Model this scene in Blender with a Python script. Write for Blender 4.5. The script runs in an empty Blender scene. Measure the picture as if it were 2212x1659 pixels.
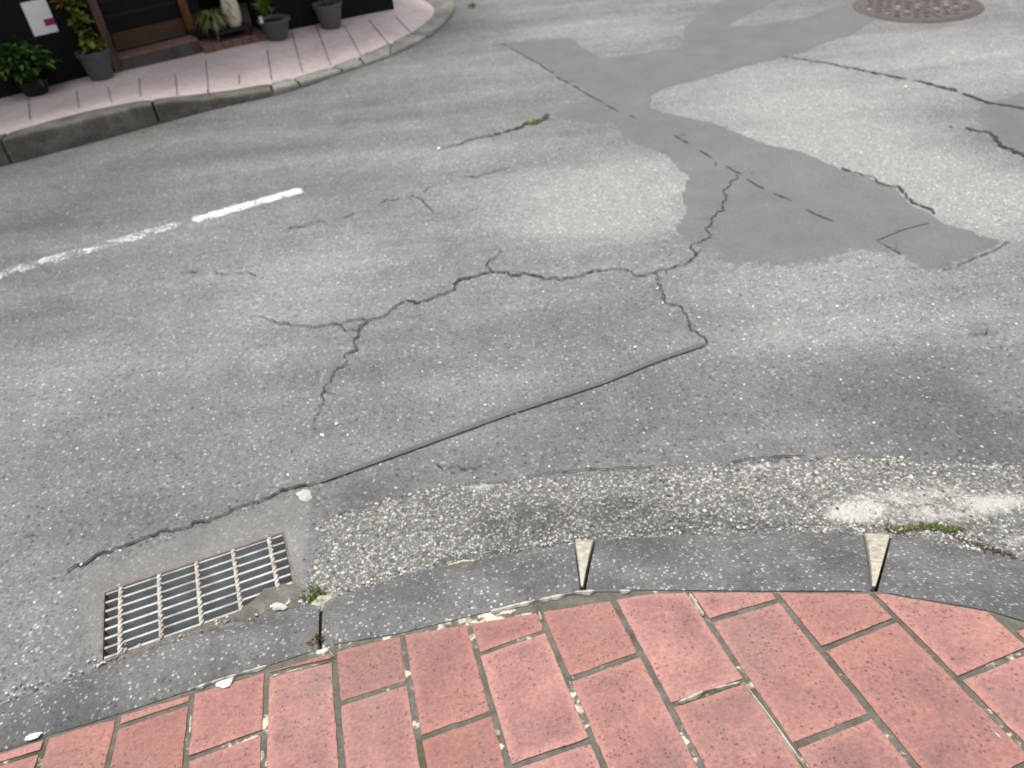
import bpy, bmesh, math, random
import numpy as np
from mathutils import Vector, Matrix, noise, geometry
random.seed(7); RNG = np.random.default_rng(7)
S = bpy.context.scene; C = S.collection

# ------------------------------------------------------------------ camera geometry
F, CX, CY = 1661.0, 1106.0, 829.5          # focal length and centre for a 2212 px wide picture
DN = np.array([.1, 1, .815]); DN /= np.linalg.norm(DN)
UP = -DN; ZC = np.array([0, 0, 1.0])
FW = ZC - DN * (ZC @ DN); FW /= np.linalg.norm(FW)
RT = np.cross(FW, UP)
EYE = np.array([0, 0, 1.4])
def ray(x, y):
    d = np.array([x - CX, y - CY, F]); return np.array([d @ RT, d @ FW, d @ UP])
def g(x, y, z=0.0):
    d = ray(x, y); return EYE + d * ((z - EYE[2]) / d[2])
def on_plane(x, y, p, n):
    d = ray(x, y); return EYE + d * (((np.asarray(p) - EYE) @ n) / (d @ n))
def depth(P): 
    v = np.asarray(P) - EYE; return v[0] * RT[2] + v[1] * FW[2] + v[2] * UP[2]
def proj(P):
    v = np.asarray(P) - EYE; c = v[0] * RT + v[1] * FW + v[2] * UP
    return c[0] / c[2] * F + CX, c[1] / c[2] * F + CY
def height_at(P, ypix):                     # height above P at which the vertical through P reaches picture row ypix
    lo, hi = 0.0, 2.5
    for _ in range(50):
        m = (lo + hi) / 2
        if proj([P[0], P[1], P[2] + m])[1] > ypix: lo = m
        else: hi = m
    return lo
def gp(pts, z=0.0): return [g(x, y, z)[:2] for x, y in pts]

# ------------------------------------------------------------------ scene helpers
def link(name, mesh, mat=None, parent=None):
    o = bpy.data.objects.new(name, mesh); C.objects.link(o)
    if mat is not None: mesh.materials.append(mat)
    if parent is not None: o.parent = parent
    return o
def tag(o, label=None, cat=None, group=None, kind=None):
    if label: o['label'] = label
    if cat: o['category'] = cat
    if group: o['group'] = group
    if kind: o['kind'] = kind
    return o
def empty(name, loc=(0, 0, 0), rz=0.0):
    o = bpy.data.objects.new(name, None); C.objects.link(o); o.location = loc; o.rotation_euler = (0, 0, rz)
    o.empty_display_size = .1
    return o
def mesh_of(verts, faces, name='mesh', attrs=None, smooth=False):
    me = bpy.data.meshes.new(name)
    me.from_pydata([tuple(map(float, v)) for v in verts], [], [tuple(map(int, f)) for f in faces])
    for k, vals in (attrs or {}).items():
        vals = np.asarray(vals, dtype=np.float32)
        if vals.ndim == 1:
            a = me.attributes.new(k, 'FLOAT', 'POINT'); a.data.foreach_set('value', vals)
        else:
            a = me.attributes.new(k, 'FLOAT_COLOR', 'POINT')
            if vals.shape[1] == 3: vals = np.c_[vals, np.ones(len(vals))].astype(np.float32)
            a.data.foreach_set('color', vals.ravel())
    if smooth: me.shade_smooth()
    return me
class MB:
    """collects pieces that become one mesh"""
    def __init__(s): s.v = []; s.f = []; s.c = []
    def add(s, vs, fs, col=(1, 1, 1)):
        o = len(s.v); s.v += [tuple(map(float, v)) for v in vs]; s.f += [tuple(int(i) + o for i in f) for f in fs]; s.c += [col] * len(vs)
    def box(s, c, h, u=(1, 0, 0), v=(0, 1, 0), w=(0, 0, 1), bev=0.0):
        c, u, v, w = map(np.asarray, (c, u, v, w))
        bm = bmesh.new(); bmesh.ops.create_cube(bm, size=2.0)
        for q in bm.verts: q.co = Vector((q.co.x * h[0], q.co.y * h[1], q.co.z * h[2]))
        if bev: bmesh.ops.bevel(bm, geom=list(bm.edges), offset=bev, segments=2, affect='EDGES', profile=.6)
        vs = [c + u * q.co.x + v * q.co.y + w * q.co.z for q in bm.verts]
        bm.verts.index_update(); fs = [[q.index for q in f.verts] for f in bm.faces]; bm.free(); s.add(vs, fs)
    def lathe(s, prof, n=28, at=(0, 0, 0), sx=1, sy=1, cap=True):
        vs = []; fs = []
        for r, z in prof:
            for k in range(n):
                a = 2 * math.pi * k / n; vs.append((at[0] + r * math.cos(a) * sx, at[1] + r * math.sin(a) * sy, at[2] + z))
        for i in range(len(prof) - 1):
            for k in range(n):
                k2 = (k + 1) % n; fs.append((i * n + k, i * n + k2, (i + 1) * n + k2, (i + 1) * n + k))
        if cap:
            fs.append(tuple(reversed(range(n)))); fs.append(tuple((len(prof) - 1) * n + k for k in range(n)))
        s.add(vs, fs)
    def tube(s, pts, rads, n=7, col=(1, 1, 1)):
        pts = [np.asarray(p, float) for p in pts]; vs = []; fs = []
        for i, p in enumerate(pts):
            t = pts[min(i + 1, len(pts) - 1)] - pts[max(i - 1, 0)]; t /= (np.linalg.norm(t) + 1e-9)
            a = np.cross(t, [0, 0, 1.]) if abs(t[2]) < .95 else np.cross(t, [1., 0, 0]); a /= np.linalg.norm(a); b = np.cross(t, a)
            for k in range(n):
                q = 2 * math.pi * k / n; vs.append(p + (a * math.cos(q) + b * math.sin(q)) * rads[i])
        for i in range(len(pts) - 1):
            for k in range(n):
                k2 = (k + 1) % n; fs.append((i * n + k, i * n + k2, (i + 1) * n + k2, (i + 1) * n + k))
        fs.append(tuple(reversed(range(n)))); fs.append(tuple((len(pts) - 1) * n + k for k in range(n)))
        s.add(vs, fs, col)
    def leaf(s, base, d, length, width, droop=.5, col=(1, 1, 1), n=5, fold=.25, tip=.05):
        base = np.asarray(base, float); d = np.asarray(d, float); d /= np.linalg.norm(d)
        side = np.cross(d, [0, 0, 1.]); side = side / (np.linalg.norm(side) + 1e-9) if np.linalg.norm(side) > 1e-3 else np.array([1., 0, 0])
        vs = []; fs = []; p = base.copy(); dd = d.copy()
        for i in range(n + 1):
            t = i / n; w = width * max(tip, math.sin(math.pi * (t * .88 + .1)) ** .8) * .5
            nrm = np.cross(side, dd)
            vs += [p - side * w + nrm * w * fold, p - nrm * 0, p + side * w + nrm * w * fold]
            p = p + dd * length / n; dd = dd + np.array([0, 0, -droop / n * (1 + t)]); dd /= np.linalg.norm(dd)
        for i in range(n):
            a = i * 3; fs += [(a, a + 1, a + 4, a + 3), (a + 1, a + 2, a + 5, a + 4)]
        s.add(vs, fs, col)
    def build(s, name, mat, parent=None, smooth=False, color=False):
        me = mesh_of(s.v, s.f, name, {'col': np.array(s.c)} if color else None, smooth)
        o = link(name, me, mat, parent)
        if smooth:
            me.set_sharp_from_angle(angle=math.radians(40))
        return o

# ------------------------------------------------------------------ node helpers
def new_mat(name, rough=.9, spec=.25):
    m = bpy.data.materials.new(name); m.use_nodes = True; nt = m.node_tree; b = nt.nodes['Principled BSDF']
    b.inputs['Roughness'].default_value = rough; b.inputs['Specular IOR Level'].default_value = spec
    return m, nt, b
class G:
    def __init__(s, nt): s.nt = nt; s.co = None
    def put(s, sock, v):
        if hasattr(v, 'is_linked') or isinstance(v, bpy.types.NodeSocket): s.nt.links.new(v, sock)
        else:
            if sock.type == 'RGBA' and len(v) == 3: v = (*v, 1)
            sock.default_value = v
    def coords(s):
        if s.co is None: s.co = s.nt.nodes.new('ShaderNodeTexCoord').outputs['Object']
        return s.co
    def noise(s, scale, detail=3, rough=.55, vec=None, dist=0.0):
        n = s.nt.nodes.new('ShaderNodeTexNoise'); n.inputs['Scale'].default_value = scale; n.inputs['Detail'].default_value = detail
        n.inputs['Roughness'].default_value = rough; n.inputs['Distortion'].default_value = dist
        s.nt.links.new(vec or s.coords(), n.inputs['Vector']); return n.outputs['Fac']
    def vor(s, scale, feature='F1'):
        n = s.nt.nodes.new('ShaderNodeTexVoronoi'); n.inputs['Scale'].default_value = scale; n.feature = feature
        w = s.noise(scale * .7, 1); 
        s.nt.links.new(s.coords(), n.inputs['Vector']); return n.outputs['Color'], n.outputs['Distance']
    def m(s, op, a, b=0.0, c=None, clamp=False):
        n = s.nt.nodes.new('ShaderNodeMath'); n.operation = op; n.use_clamp = clamp
        s.put(n.inputs[0], a); s.put(n.inputs[1], b)
        if c is not None: s.put(n.inputs[2], c)
        return n.outputs[0]
    def step(s, v, lo, hi, a=0.0, b=1.0):
        n = s.nt.nodes.new('ShaderNodeMapRange'); n.interpolation_type = 'SMOOTHSTEP'
        s.put(n.inputs['Value'], v); 
        for k, x in (('From Min', lo), ('From Max', hi), ('To Min', a), ('To Max', b)): n.inputs[k].default_value = x
        return n.outputs['Result']
    def mix(s, f, a, b, mode='MIX'):
        n = s.nt.nodes.new('ShaderNodeMix'); n.data_type = 'RGBA'; n.blend_type = mode
        s.put(n.inputs[0], f); s.put(n.inputs[6], a); s.put(n.inputs[7], b); return n.outputs[2]
    def ramp(s, f, stops):
        n = s.nt.nodes.new('ShaderNodeValToRGB'); e = n.color_ramp.elements
        while len(e) < len(stops): e.new(.5)
        for q, (p, c) in zip(e, stops): q.position = p; q.color = (*c, 1)
        s.put(n.inputs[0], f); return n.outputs['Color']
    def scale(s, col, f):
        n = s.nt.nodes.new('ShaderNodeVectorMath'); n.operation = 'SCALE'; s.put(n.inputs[0], col); s.put(n.inputs['Scale'], f); return n.outputs[0]
    def attr(s, name, fac=True):
        n = s.nt.nodes.new('ShaderNodeAttribute'); n.attribute_name = name; return n.outputs['Fac' if fac else 'Color']
    def sep(s, col):
        n = s.nt.nodes.new('ShaderNodeSeparateColor'); s.put(n.inputs[0], col); return n.outputs
    def bump(s, h, strength, dist, bsdf):
        n = s.nt.nodes.new('ShaderNodeBump'); n.inputs['Strength'].default_value = strength; n.inputs['Distance'].default_value = dist
        s.put(n.inputs['Height'], h); s.nt.links.new(n.outputs[0], bsdf.inputs['Normal'])

def asphalt(q):
    """worn road surface: returns colour and height"""
    low = q.noise(1.1, 5, .6); mid = q.noise(9, 5, .65); fine = q.noise(170, 3, .7); big = q.noise(45, 3, .6)
    mp = q.nt.nodes.new('ShaderNodeMapping'); mp.inputs['Rotation'].default_value = (0, 0, -.42); mp.inputs['Scale'].default_value = (.35, 2.4, 1); q.nt.links.new(q.coords(), mp.inputs[0])
    trk = q.noise(1.6, 4, .6, mp.outputs[0]); spot = q.step(q.noise(4.3, 5, .7), .66, .78)
    t = q.m('MULTIPLY_ADD', q.attr('wear'), .54, .46)
    t = q.m('MULTIPLY_ADD', q.m('SUBTRACT', trk, .5), 1.05, t); t = q.m('MULTIPLY_ADD', spot, -.22, t)
    t = q.m('MULTIPLY_ADD', q.m('SUBTRACT', low, .5), .75, t)
    t = q.m('MULTIPLY_ADD', q.m('SUBTRACT', mid, .5), .55, t)
    t = q.m('MULTIPLY_ADD', q.m('SUBTRACT', big, .5), .35, t, clamp=True)
    col = q.ramp(t, [(0, (.074, .075, .077)), (.45, (.122, .1215, .1205)), (1, (.205, .202, .195))])
    vc, vd = q.vor(88); r = q.sep(vc)
    inside = q.step(vd, .5, .2)
    k = q.m('MULTIPLY', q.step(r[0], .66, .99, 0, 1.0), inside)
    k = q.m('MULTIPLY_ADD', q.m('MULTIPLY', q.step(r[1], .955, .985), inside), 1.1, k)
    k = q.m('MULTIPLY_ADD', q.m('MULTIPLY', q.step(r[2], .16, .05), inside), -.45, k)
    vc2, vd2 = q.vor(190); r2 = q.sep(vc2)
    k = q.m('MULTIPLY_ADD', q.m('SUBTRACT', r2[0], .5), .48, k)
    k = q.m('MULTIPLY_ADD', q.m('SUBTRACT', fine, .5), .9, k)
    col = q.scale(col, q.m('MAXIMUM', q.m('ADD', k, 1.0), .3))
    h = q.m('ADD', q.m('MULTIPLY', q.m('SUBTRACT', 1.0, vd), .6), q.m('MULTIPLY', fine, .6))
    return col, h

def mat_asphalt():
    m, nt, b = new_mat('worn_asphalt', .88); q = G(nt); c, h = asphalt(q)
    q.put(b.inputs['Base Color'], c); q.bump(h, .5, .004, b); return m
def mat_patch():
    m, nt, b = new_mat('patched_asphalt', .85); q = G(nt); c, h = asphalt(q)
    mid = q.noise(6, 4); fine = q.noise(230, 3, .7); vc, vd = q.vor(150); r = q.sep(vc)
    k = q.m('MULTIPLY_ADD', q.m('SUBTRACT', mid, .5), .5, 1.0)
    k = q.m('MULTIPLY_ADD', q.m('SUBTRACT', fine, .5), 1.0, k)
    k = q.m('MULTIPLY_ADD', q.m('MULTIPLY', q.step(r[0], .9, .99), q.step(vd, .5, .2)), .5, k)
    pc = q.scale((.100, .100, .1025), k)
    e = q.m('MULTIPLY_ADD', q.m('SUBTRACT', q.noise(38, 4, .65), .5), 1.1, q.attr('edge'))
    f = q.step(e, .25, .5)
    q.put(b.inputs['Base Color'], q.mix(q.m('MULTIPLY', f, .86), c, pc)); q.bump(h, .35, .003, b); return m
def mat_paint():
    m, nt, b = new_mat('worn_road_paint', .8); q = G(nt); c, h = asphalt(q)
    w = q.m('ADD', q.m('MULTIPLY', q.noise(75, 5, .8), .8), q.m('MULTIPLY', q.noise(14, 4), .4))
    w = q.m('MULTIPLY_ADD', q.attr('edge'), .06, q.m('ADD', w, q.attr('cover')))
    f = q.step(w, .62, .72)
    pc = q.ramp(q.noise(60, 3), [(.3, (.36, .36, .355)), (.7, (.56, .56, .545))])
    q.put(b.inputs['Base Color'], q.mix(f, c, pc)); q.bump(h, .4, .003, b); return m
def mat_crack():
    m, nt, b = new_mat('open_crack', .95, .1); q = G(nt)
    q.put(b.inputs['Base Color'], q.ramp(q.noise(70, 4, .7), [(.3, (.02, .019, .018)), (.7, (.075, .072, .067))])); return m
def mat_seam():
    m, nt, b = new_mat('bitumen_seam', .75, .3); q = G(nt)
    q.put(b.inputs['Base Color'], q.ramp(q.noise(120, 4, .7), [(.3, (.066, .066, .065)), (.75, (.102, .101, .099))]))
    q.bump(q.noise(240, 2), .5, .003, b); return m
def mat_gutter():
    m, nt, b = new_mat('exposed_aggregate', .9); q = G(nt); ac, ah = asphalt(q)
    vc, vd = q.vor(150); r = q.sep(vc); ins = q.step(vd, .65, .3)
    tone = q.ramp(r[0], [(0, (.07, .067, .06)), (.35, (.125, .122, .116)), (.65, (.22, .216, .206)), (.85, (.35, .342, .326)), (1, (.48, .468, .44))])
    zone = q.m('MULTIPLY_ADD', q.m('SUBTRACT', q.noise(2.4, 4, .6), .5), 1.3, .5, clamp=True)
    bed = q.mix(q.noise(25, 4), (.085, .083, .078), (.17, .165, .15))
    col = q.mix(ins, bed, tone)
    col = q.scale(col, q.m('MULTIPLY_ADD', zone, .6, .62)); col = q.scale(col, q.m('MULTIPLY_ADD', q.noise(210, 3), .7, .65))
    zn = q.m('ADD', q.attr('dirt'), q.m('MULTIPLY', q.m('SUBTRACT', q.noise(18, 4, .7), .5), .6)); dk = q.step(zn, .15, .75)
    col = q.mix(q.m('MULTIPLY', dk, .62), col, q.mix(ins, (.05, .049, .046), q.scale(tone, .42)))
    wn = q.m('ADD', q.attr('lime'), q.m('MULTIPLY', q.m('SUBTRACT', q.noise(40, 5, .75), .5), .9)); wf = q.step(wn, .35, .75)
    col = q.mix(q.m('MULTIPLY', wf, .8), col, q.mix(q.noise(120, 3), (.27, .26, .24), (.52, .505, .47)))
    e = q.m('MULTIPLY_ADD', q.m('SUBTRACT', q.noise(30, 4, .7), .5), 1.2, q.attr('edge')); f = q.step(e, .2, .45)
    q.put(b.inputs['Base Color'], q.mix(f, ac, col)); q.bump(q.m('SUBTRACT', 1.0, vd), .7, .006, b); return m
def mat_collar():
    m, nt, b = new_mat('drain_surround_concrete', .9); q = G(nt); ac, ah = asphalt(q)
    col = q.ramp(q.m('ADD', q.m('MULTIPLY', q.noise(12, 5, .65), .6), q.m('MULTIPLY', q.noise(3, 3), .4)), [(.3, (.088, .085, .08)), (.7, (.2, .193, .178))])
    vc, vd = q.vor(140); r = q.sep(vc)
    col = q.scale(col, q.m('MULTIPLY_ADD', q.m('MULTIPLY', q.step(r[0], .85, .99), q.step(vd, .5, .2)), 1.0, q.m('MULTIPLY_ADD', q.noise(200, 3), .8, .6)))
    e = q.m('MULTIPLY_ADD', q.m('SUBTRACT', q.noise(30, 4, .7), .5), 1.2, q.attr('edge')); f = q.step(e, .2, .6)
    q.put(b.inputs['Base Color'], q.mix(q.m('MULTIPLY', f, .55), ac, col)); q.bump(q.noise(200, 3), .4, .003, b); return m
def mat_kerb(name, dark, light, moss=False, chip=.9):
    m, nt, b = new_mat(name, .85, .3); q = G(nt)
    col = q.mix(q.step(q.noise(7, 5, .65), .35, .68), dark, light)
    vc, vd = q.vor(150); r = q.sep(vc); ins = q.step(vd, .6, .25)
    k = q.m('MULTIPLY_ADD', q.m('MULTIPLY', q.step(r[0], .7, 1.0), ins), chip * 1.8, 1.0)
    k = q.m('MULTIPLY_ADD', q.m('MULTIPLY', q.step(r[1], .25, .05), ins), -.4, k)
    k = q.m('MULTIPLY_ADD', q.m('SUBTRACT', q.noise(130, 5, .8), .5), 1.8, k)
    col = q.scale(col, q.m('MAXIMUM', k, .25))
    if moss: col = q.mix(q.step(q.noise(11, 4), .45, .72), col, (.10, .09, .066))
    q.put(b.inputs['Base Color'], col); q.bump(q.noise(160, 4, .7), .6, .004, b); return m
def mat_brick():
    m, nt, b = new_mat('salmon_paver', .85, .25); q = G(nt); v = q.attr('tint')
    a = q.mix(v, (.268, .128, .104), (.305, .158, .134))
    st = q.m('MULTIPLY_ADD', q.m('SUBTRACT', q.noise(7.5, 6, .68), .5), 2.3, q.m('MULTIPLY_ADD', v, .25, .42), clamp=True)
    st = q.m('MULTIPLY', st, q.step(q.attr('edge'), 0, 1, .25, 1))
    col = q.mix(st, a, (.168, .086, .083))
    dirt = q.step(q.m('ADD', q.noise(3.1, 4, .6), q.m('MULTIPLY', q.noise(55, 3), .25)), .62, .82); col = q.mix(q.m('MULTIPLY', dirt, .45), col, (.17, .125, .11))
    pale = q.step(q.noise(26, 4, .7), .6, .75); col = q.mix(q.m('MULTIPLY', pale, .15), col, (.40, .25, .225))
    # small dark open pores
    vc, vd = q.vor(150); r = q.sep(vc)
    pore = q.m('MULTIPLY', q.step(r[0], .68, .85), q.step(vd, .48, .22)); pore = q.m('MULTIPLY', pore, q.step(q.noise(11, 3), .34, .58))
    vc2, vd2 = q.vor(60); r2 = q.sep(vc2)
    pore2 = q.m('MULTIPLY', q.step(r2[1], .84, .93), q.step(vd2, .26, .12))
    col = q.mix(q.m('MULTIPLY', q.m('MAXIMUM', pore, pore2), .7), col, (.085, .05, .05))
    col = q.scale(col, q.m('MULTIPLY', q.m('MULTIPLY_ADD', v, .24, .88), q.m('MULTIPLY_ADD', q.noise(130, 5, .8), 1.5, .25)))
    q.put(b.inputs['Base Color'], col)
    q.bump(q.m('SUBTRACT', q.noise(170, 4, .65), q.m('MULTIPLY', pore, .6)), .45, .003, b); return m
def mat_mortar():
    m, nt, b = new_mat('joint_mortar', .95, .15); q = G(nt)
    col = q.ramp(q.noise(30, 5, .7), [(.3, (.065, .062, .05)), (.65, (.135, .128, .108))])
    f = q.step(q.m('ADD', q.m('MULTIPLY', q.noise(7, 3), .6), q.m('MULTIPLY', q.noise(48, 3), .4)), .57, .63)
    col = q.mix(f, col, (.50, .46, .37)); g2 = q.step(q.noise(4.5, 3), .63, .7)
    col = q.mix(q.m('MULTIPLY', g2, .6), col, (.05, .055, .02))
    q.put(b.inputs['Base Color'], col); q.bump(q.noise(200, 4, .7), .8, .005, b); return m
def mat_plain(name, c0, c1=None, scale=30, rough=.85, spec=.3, bump=0.0, bscale=120, metal=0.0):
    m, nt, b = new_mat(name, rough, spec); q = G(nt)
    q.put(b.inputs['Base Color'], q.ramp(q.noise(scale, 5, .65), [(.3, c0), (.7, c1 or c0)])); b.inputs['Metallic'].default_value = metal
    if bump: q.bump(q.noise(bscale, 4, .65), bump, .004, b)
    return m
def mat_wood(name, c0, c1, stretch=(3, 3, .35), sc=14, rough=.75):
    m, nt, b = new_mat(name, rough, .3); q = G(nt)
    mp = nt.nodes.new('ShaderNodeMapping'); mp.inputs['Scale'].default_value = stretch; nt.links.new(q.coords(), mp.inputs[0])
    n = q.noise(sc, 6, .65, mp.outputs[0]); q.put(b.inputs['Base Color'], q.ramp(n, [(.3, c0), (.7, c1)])); q.bump(n, .4, .004, b); return m
def mat_vcol(name, rough=.8, var=.5, scale=60, trans=0.0, spec=.3):
    m, nt, b = new_mat(name, rough, spec); q = G(nt)
    c = q.scale(q.attr('col', False), q.m('MULTIPLY_ADD', q.noise(scale, 3), var, 1 - var / 2)); q.put(b.inputs['Base Color'], c)
    if trans:
        t = nt.nodes.new('ShaderNodeBsdfTranslucent'); nt.links.new(c, t.inputs[0]); x = nt.nodes.new('ShaderNodeMixShader'); x.inputs[0].default_value = trans
        nt.links.new(b.outputs[0], x.inputs[1]); nt.links.new(t.outputs[0], x.inputs[2]); nt.links.new(x.outputs[0], nt.nodes['Material Output'].inputs[0])
    return m
def mat_slab():
    m, nt, b = new_mat('pale_pink_slab', .85, .3); q = G(nt)
    t = q.m('ADD', q.m('MULTIPLY', q.noise(2.6, 5, .6), .55), q.m('MULTIPLY', q.noise(20, 4, .65), .45))
    col = q.ramp(t, [(.32, (.39, .325, .315)), (.55, (.52, .44, .43)), (.72, (.60, .515, .50))])
    col = q.scale(col, q.m('MULTIPLY_ADD', q.noise(150, 3), .5, .75))
    q.put(b.inputs['Base Color'], col); q.bump(q.noise(150, 4), .3, .003, b); return m

M = dict(asphalt=mat_asphalt(), patch=mat_patch(), paint=mat_paint(), crack=mat_crack(), seam=mat_seam(), gutter=mat_gutter(), collar=mat_collar(),
         kerb=mat_kerb('dark_kerb_stone', (.07, .07, .07), (.118, .118, .116), chip=1.3), old_kerb=mat_kerb('old_concrete_kerb', (.084, .079, .066), (.165, .158, .138), moss=True, chip=.4),
         grey_kerb=mat_kerb('grey_concrete_kerb', (.15, .147, .13), (.25, .245, .22), chip=.4),
         brick=mat_brick(), mortar=mat_mortar(), cream=mat_plain('cream_mortar', (.19, .175, .135), (.44, .415, .345), 60, bump=.7, bscale=180),
         white_mortar=mat_plain('white_mortar', (.24, .235, .215), (.46, .445, .41), 60, bump=.7, bscale=150),
         slab=mat_slab(), steel=mat_plain('galvanised_steel', (.11, .10, .085), (.42, .44, .45), 11, .55, .5, .2, 200, .2),
         plate=mat_plain('dull_steel_plate', (.34, .36, .355), (.52, .54, .53), 22, .7, .4, .2, 200, .0),
         rust=mat_plain('rusty_steel', (.20, .165, .13), (.56, .54, .50), 70, .7, .4, .4, 220, .05), rail=mat_wood('dark_rail_wood', (.008, .005, .004), (.022, .014, .01)), frame=mat_plain('rusty_frame', (.07, .055, .042), (.17, .15, .125), 40, .8, .3, .4, 200), pit=mat_plain('dirty_pit', (.05, .047, .042), (.12, .115, .105), 20),
         iron=mat_plain('worn_cast_iron', (.045, .037, .032), (.078, .066, .058), 16, .7, .4, .4, 90), iron_worn=mat_plain('polished_iron', (.12, .108, .098), (.24, .225, .205), 20, .55, .5, .3, 120),
         black_wall=mat_wood('black_stained_boards', (.0025, .0024, .0024), (.007, .0066, .0066), rough=.9), interior=mat_plain('dim_interior', (.006, .005, .005), (.013, .01, .009), 8),
         frame_wood=mat_wood('weathered_door_wood', (.03, .018, .012), (.125, .08, .056)), door_wood=mat_wood('brown_door_panel', (.045, .026, .013), (.088, .055, .03), (.5, .5, 6)),
         post_wood=mat_wood('orange_brown_wood', (.06, .026, .007), (.14, .065, .02)), glass=mat_plain('dark_door_glass', (.003, .0025, .002), (.008, .006, .005), 5, .6, .2),
         sill=mat_plain('grey_door_sill', (.07, .065, .055), (.13, .12, .105), 25), black=mat_plain('black_rubber', (.008, .008, .009), (.018, .018, .019), 20, .7),
         tile=mat_plain('reddish_step_tile', (.12, .062, .048), (.22, .13, .105), 18, .8, .3, .3), riser=mat_plain('dark_step_riser', (.05, .044, .042), (.10, .088, .083), 14, .9, .2, .3),
         pot=mat_plain('slate_grey_plastic', (.06, .064, .07), (.095, .1, .108), 9, .55, .4), pot_warm=mat_plain('grey_plastic_pot', (.085, .08, .08), (.125, .118, .116), 9, .55, .4),
         pot_dark=mat_plain('black_plastic_pot', (.006, .006, .007), (.012, .012, .013), 9, .6), soil=mat_plain('potting_soil', (.015, .011, .008), (.04, .03, .02), 60, bump=.8),
         leaf=mat_vcol('leaf', .5, .6, 40, .25), stone=mat_vcol('pebble', .85, .5, 150), sheet=mat_plain('white_notice_sheet', (.74, .74, .74), (.84, .84, .83), 9, .5, .3),
         magenta=mat_plain('magenta_print', (.24, .012, .10), (.30, .02, .14), 30, .5), ceramic=mat_plain('cream_glazed_ceramic', (.50, .45, .34), (.66, .61, .49), 8, .3, .5),
         brush=mat_plain('dark_glaze_stroke', (.03, .028, .02), (.07, .06, .045), 40, .4), red=mat_plain('red_glaze', (.25, .03, .03), (.4, .06, .05), 20, .4),
         pale_pot=mat_plain('pale_blue_glaze', (.22, .24, .31), (.32, .34, .42), 12, .35, .5), label=mat_plain('cream_plant_label', (.5, .52, .36), (.62, .63, .48), 60, .6),
         paper=mat_plain('white_litter', (.45, .44, .43), (.62, .61, .6), 60, .8, .2, .4), straw=mat_plain('dry_straw', (.35, .32, .2), (.5, .46, .33), 60), silt=mat_plain('gutter_silt', (.075, .07, .06), (.165, .155, .135), 38, .95, .1, .9, 160))

# ------------------------------------------------------------------ wear of the road surface (real bleaching and polishing of the tarmac)
WEAR = []
for x, y, r, a in [(1390, 420, .42, .95), (1240, 450, .35, .6), (700, 570, .3, .5), (560, 640, .25, .35), (60, 810, .28, .45), (1000, 340, .4, .3), (1720, 250, .5, .55), (2130, 430, .42, .95),
                   (1900, 340, .5, .8), (1650, 170, .5, .45), (2080, 130, .6, .7), (1780, 690, .35, .55), (2160, 700, .35, .35), (1100, 150, .5, .1), (100, 480, .4, -.5), (300, 360, .5, -.35), (100, 690, .25, -.35),
                   (800, 260, .5, -.2), (2050, 860, .28, -.42), (1880, 910, .22, -.38), (1150, 975, .15, -.5), (850, 820, .22, -.3), (330, 900, .25, -.15), (1350, 650, .25, -.2), (2050, 590, .3, -.2), (1500, 930, .2, -.35), (820, 1060, .12, -.45), (1000, 1010, .1, -.35), (1280, 940, .16, -.3), (760, 1085, .08, -.3),
                   (300, 1300, .3, -.1), (1350, 60, .5, .4), (2190, 330, .25, -.45), (1330, 270, .25, -.1), (1000, 850, .2, .15), (50, 1350, .2, .2), (2150, 930, .15, -.5)]:
    p = g(x, y); WEAR.append((p[0], p[1], r, a))
def wear(P):
    P = np.asarray(P, float); o = np.zeros(len(P))
    for x, y, r, a in WEAR: o += a * np.exp(-((P[:, 0] - x) ** 2 + (P[:, 1] - y) ** 2) / (r * r))
    return np.clip(o, -1.2, 1.2)

# ------------------------------------------------------------------ 2-D shape helpers
def resample(pts, step, closed=False):
    pts = [np.asarray(p, float)[:2] for p in pts]
    if closed: pts = pts + [pts[0]]
    out = []
    for a, b in zip(pts[:-1], pts[1:]):
        n = max(1, int(round(np.linalg.norm(b - a) / step)))
        for i in range(n): out.append(a + (b - a) * i / n)
    if not closed: out.append(pts[-1])
    return np.array(out)
def smooth_line(pts, it=2, closed=False):
    pts = [np.asarray(p, float) for p in pts]
    for _ in range(it):
        q = [] if closed else [pts[0]]
        prs = zip(pts, pts[1:] + ([pts[0]] if closed else []))
        for a, b in prs: q += [a * .75 + b * .25, a * .25 + b * .75]
        if not closed: q.append(pts[-1])
        pts = q
    return pts
def jitter(P, amp, sc=12.0, seed=0.0):
    return np.array([p + amp * np.array([noise.fractal(Vector((p[0] * sc, p[1] * sc, seed)), 1, 2, 4), noise.fractal(Vector((p[0] * sc, p[1] * sc, seed + 9)), 1, 2, 4)]) for p in P])
def inside(P, poly):
    P = np.asarray(P); x, y = P[:, 0], P[:, 1]; r = np.zeros(len(P), bool); n = len(poly)
    for i in range(n):
        x1, y1 = poly[i]; x2, y2 = poly[(i + 1) % n]
        c = ((y1 > y) != (y2 > y)) & (x < (x2 - x1) * (y - y1) / (y2 - y1 + 1e-15) + x1); r ^= c
    return r
def dist_to(P, line, closed=True):
    P = np.asarray(P, float); L = np.asarray(line, float); d = np.full(len(P), 1e9); n = len(L)
    for i in range(n if closed else n - 1):
        a = L[i]; b = L[(i + 1) % n]; ab = b - a; t = np.clip(((P - a) @ ab) / (ab @ ab + 1e-15), 0, 1)
        d = np.minimum(d, np.linalg.norm(P - (a + t[:, None] * ab), axis=1))
    return d
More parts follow.
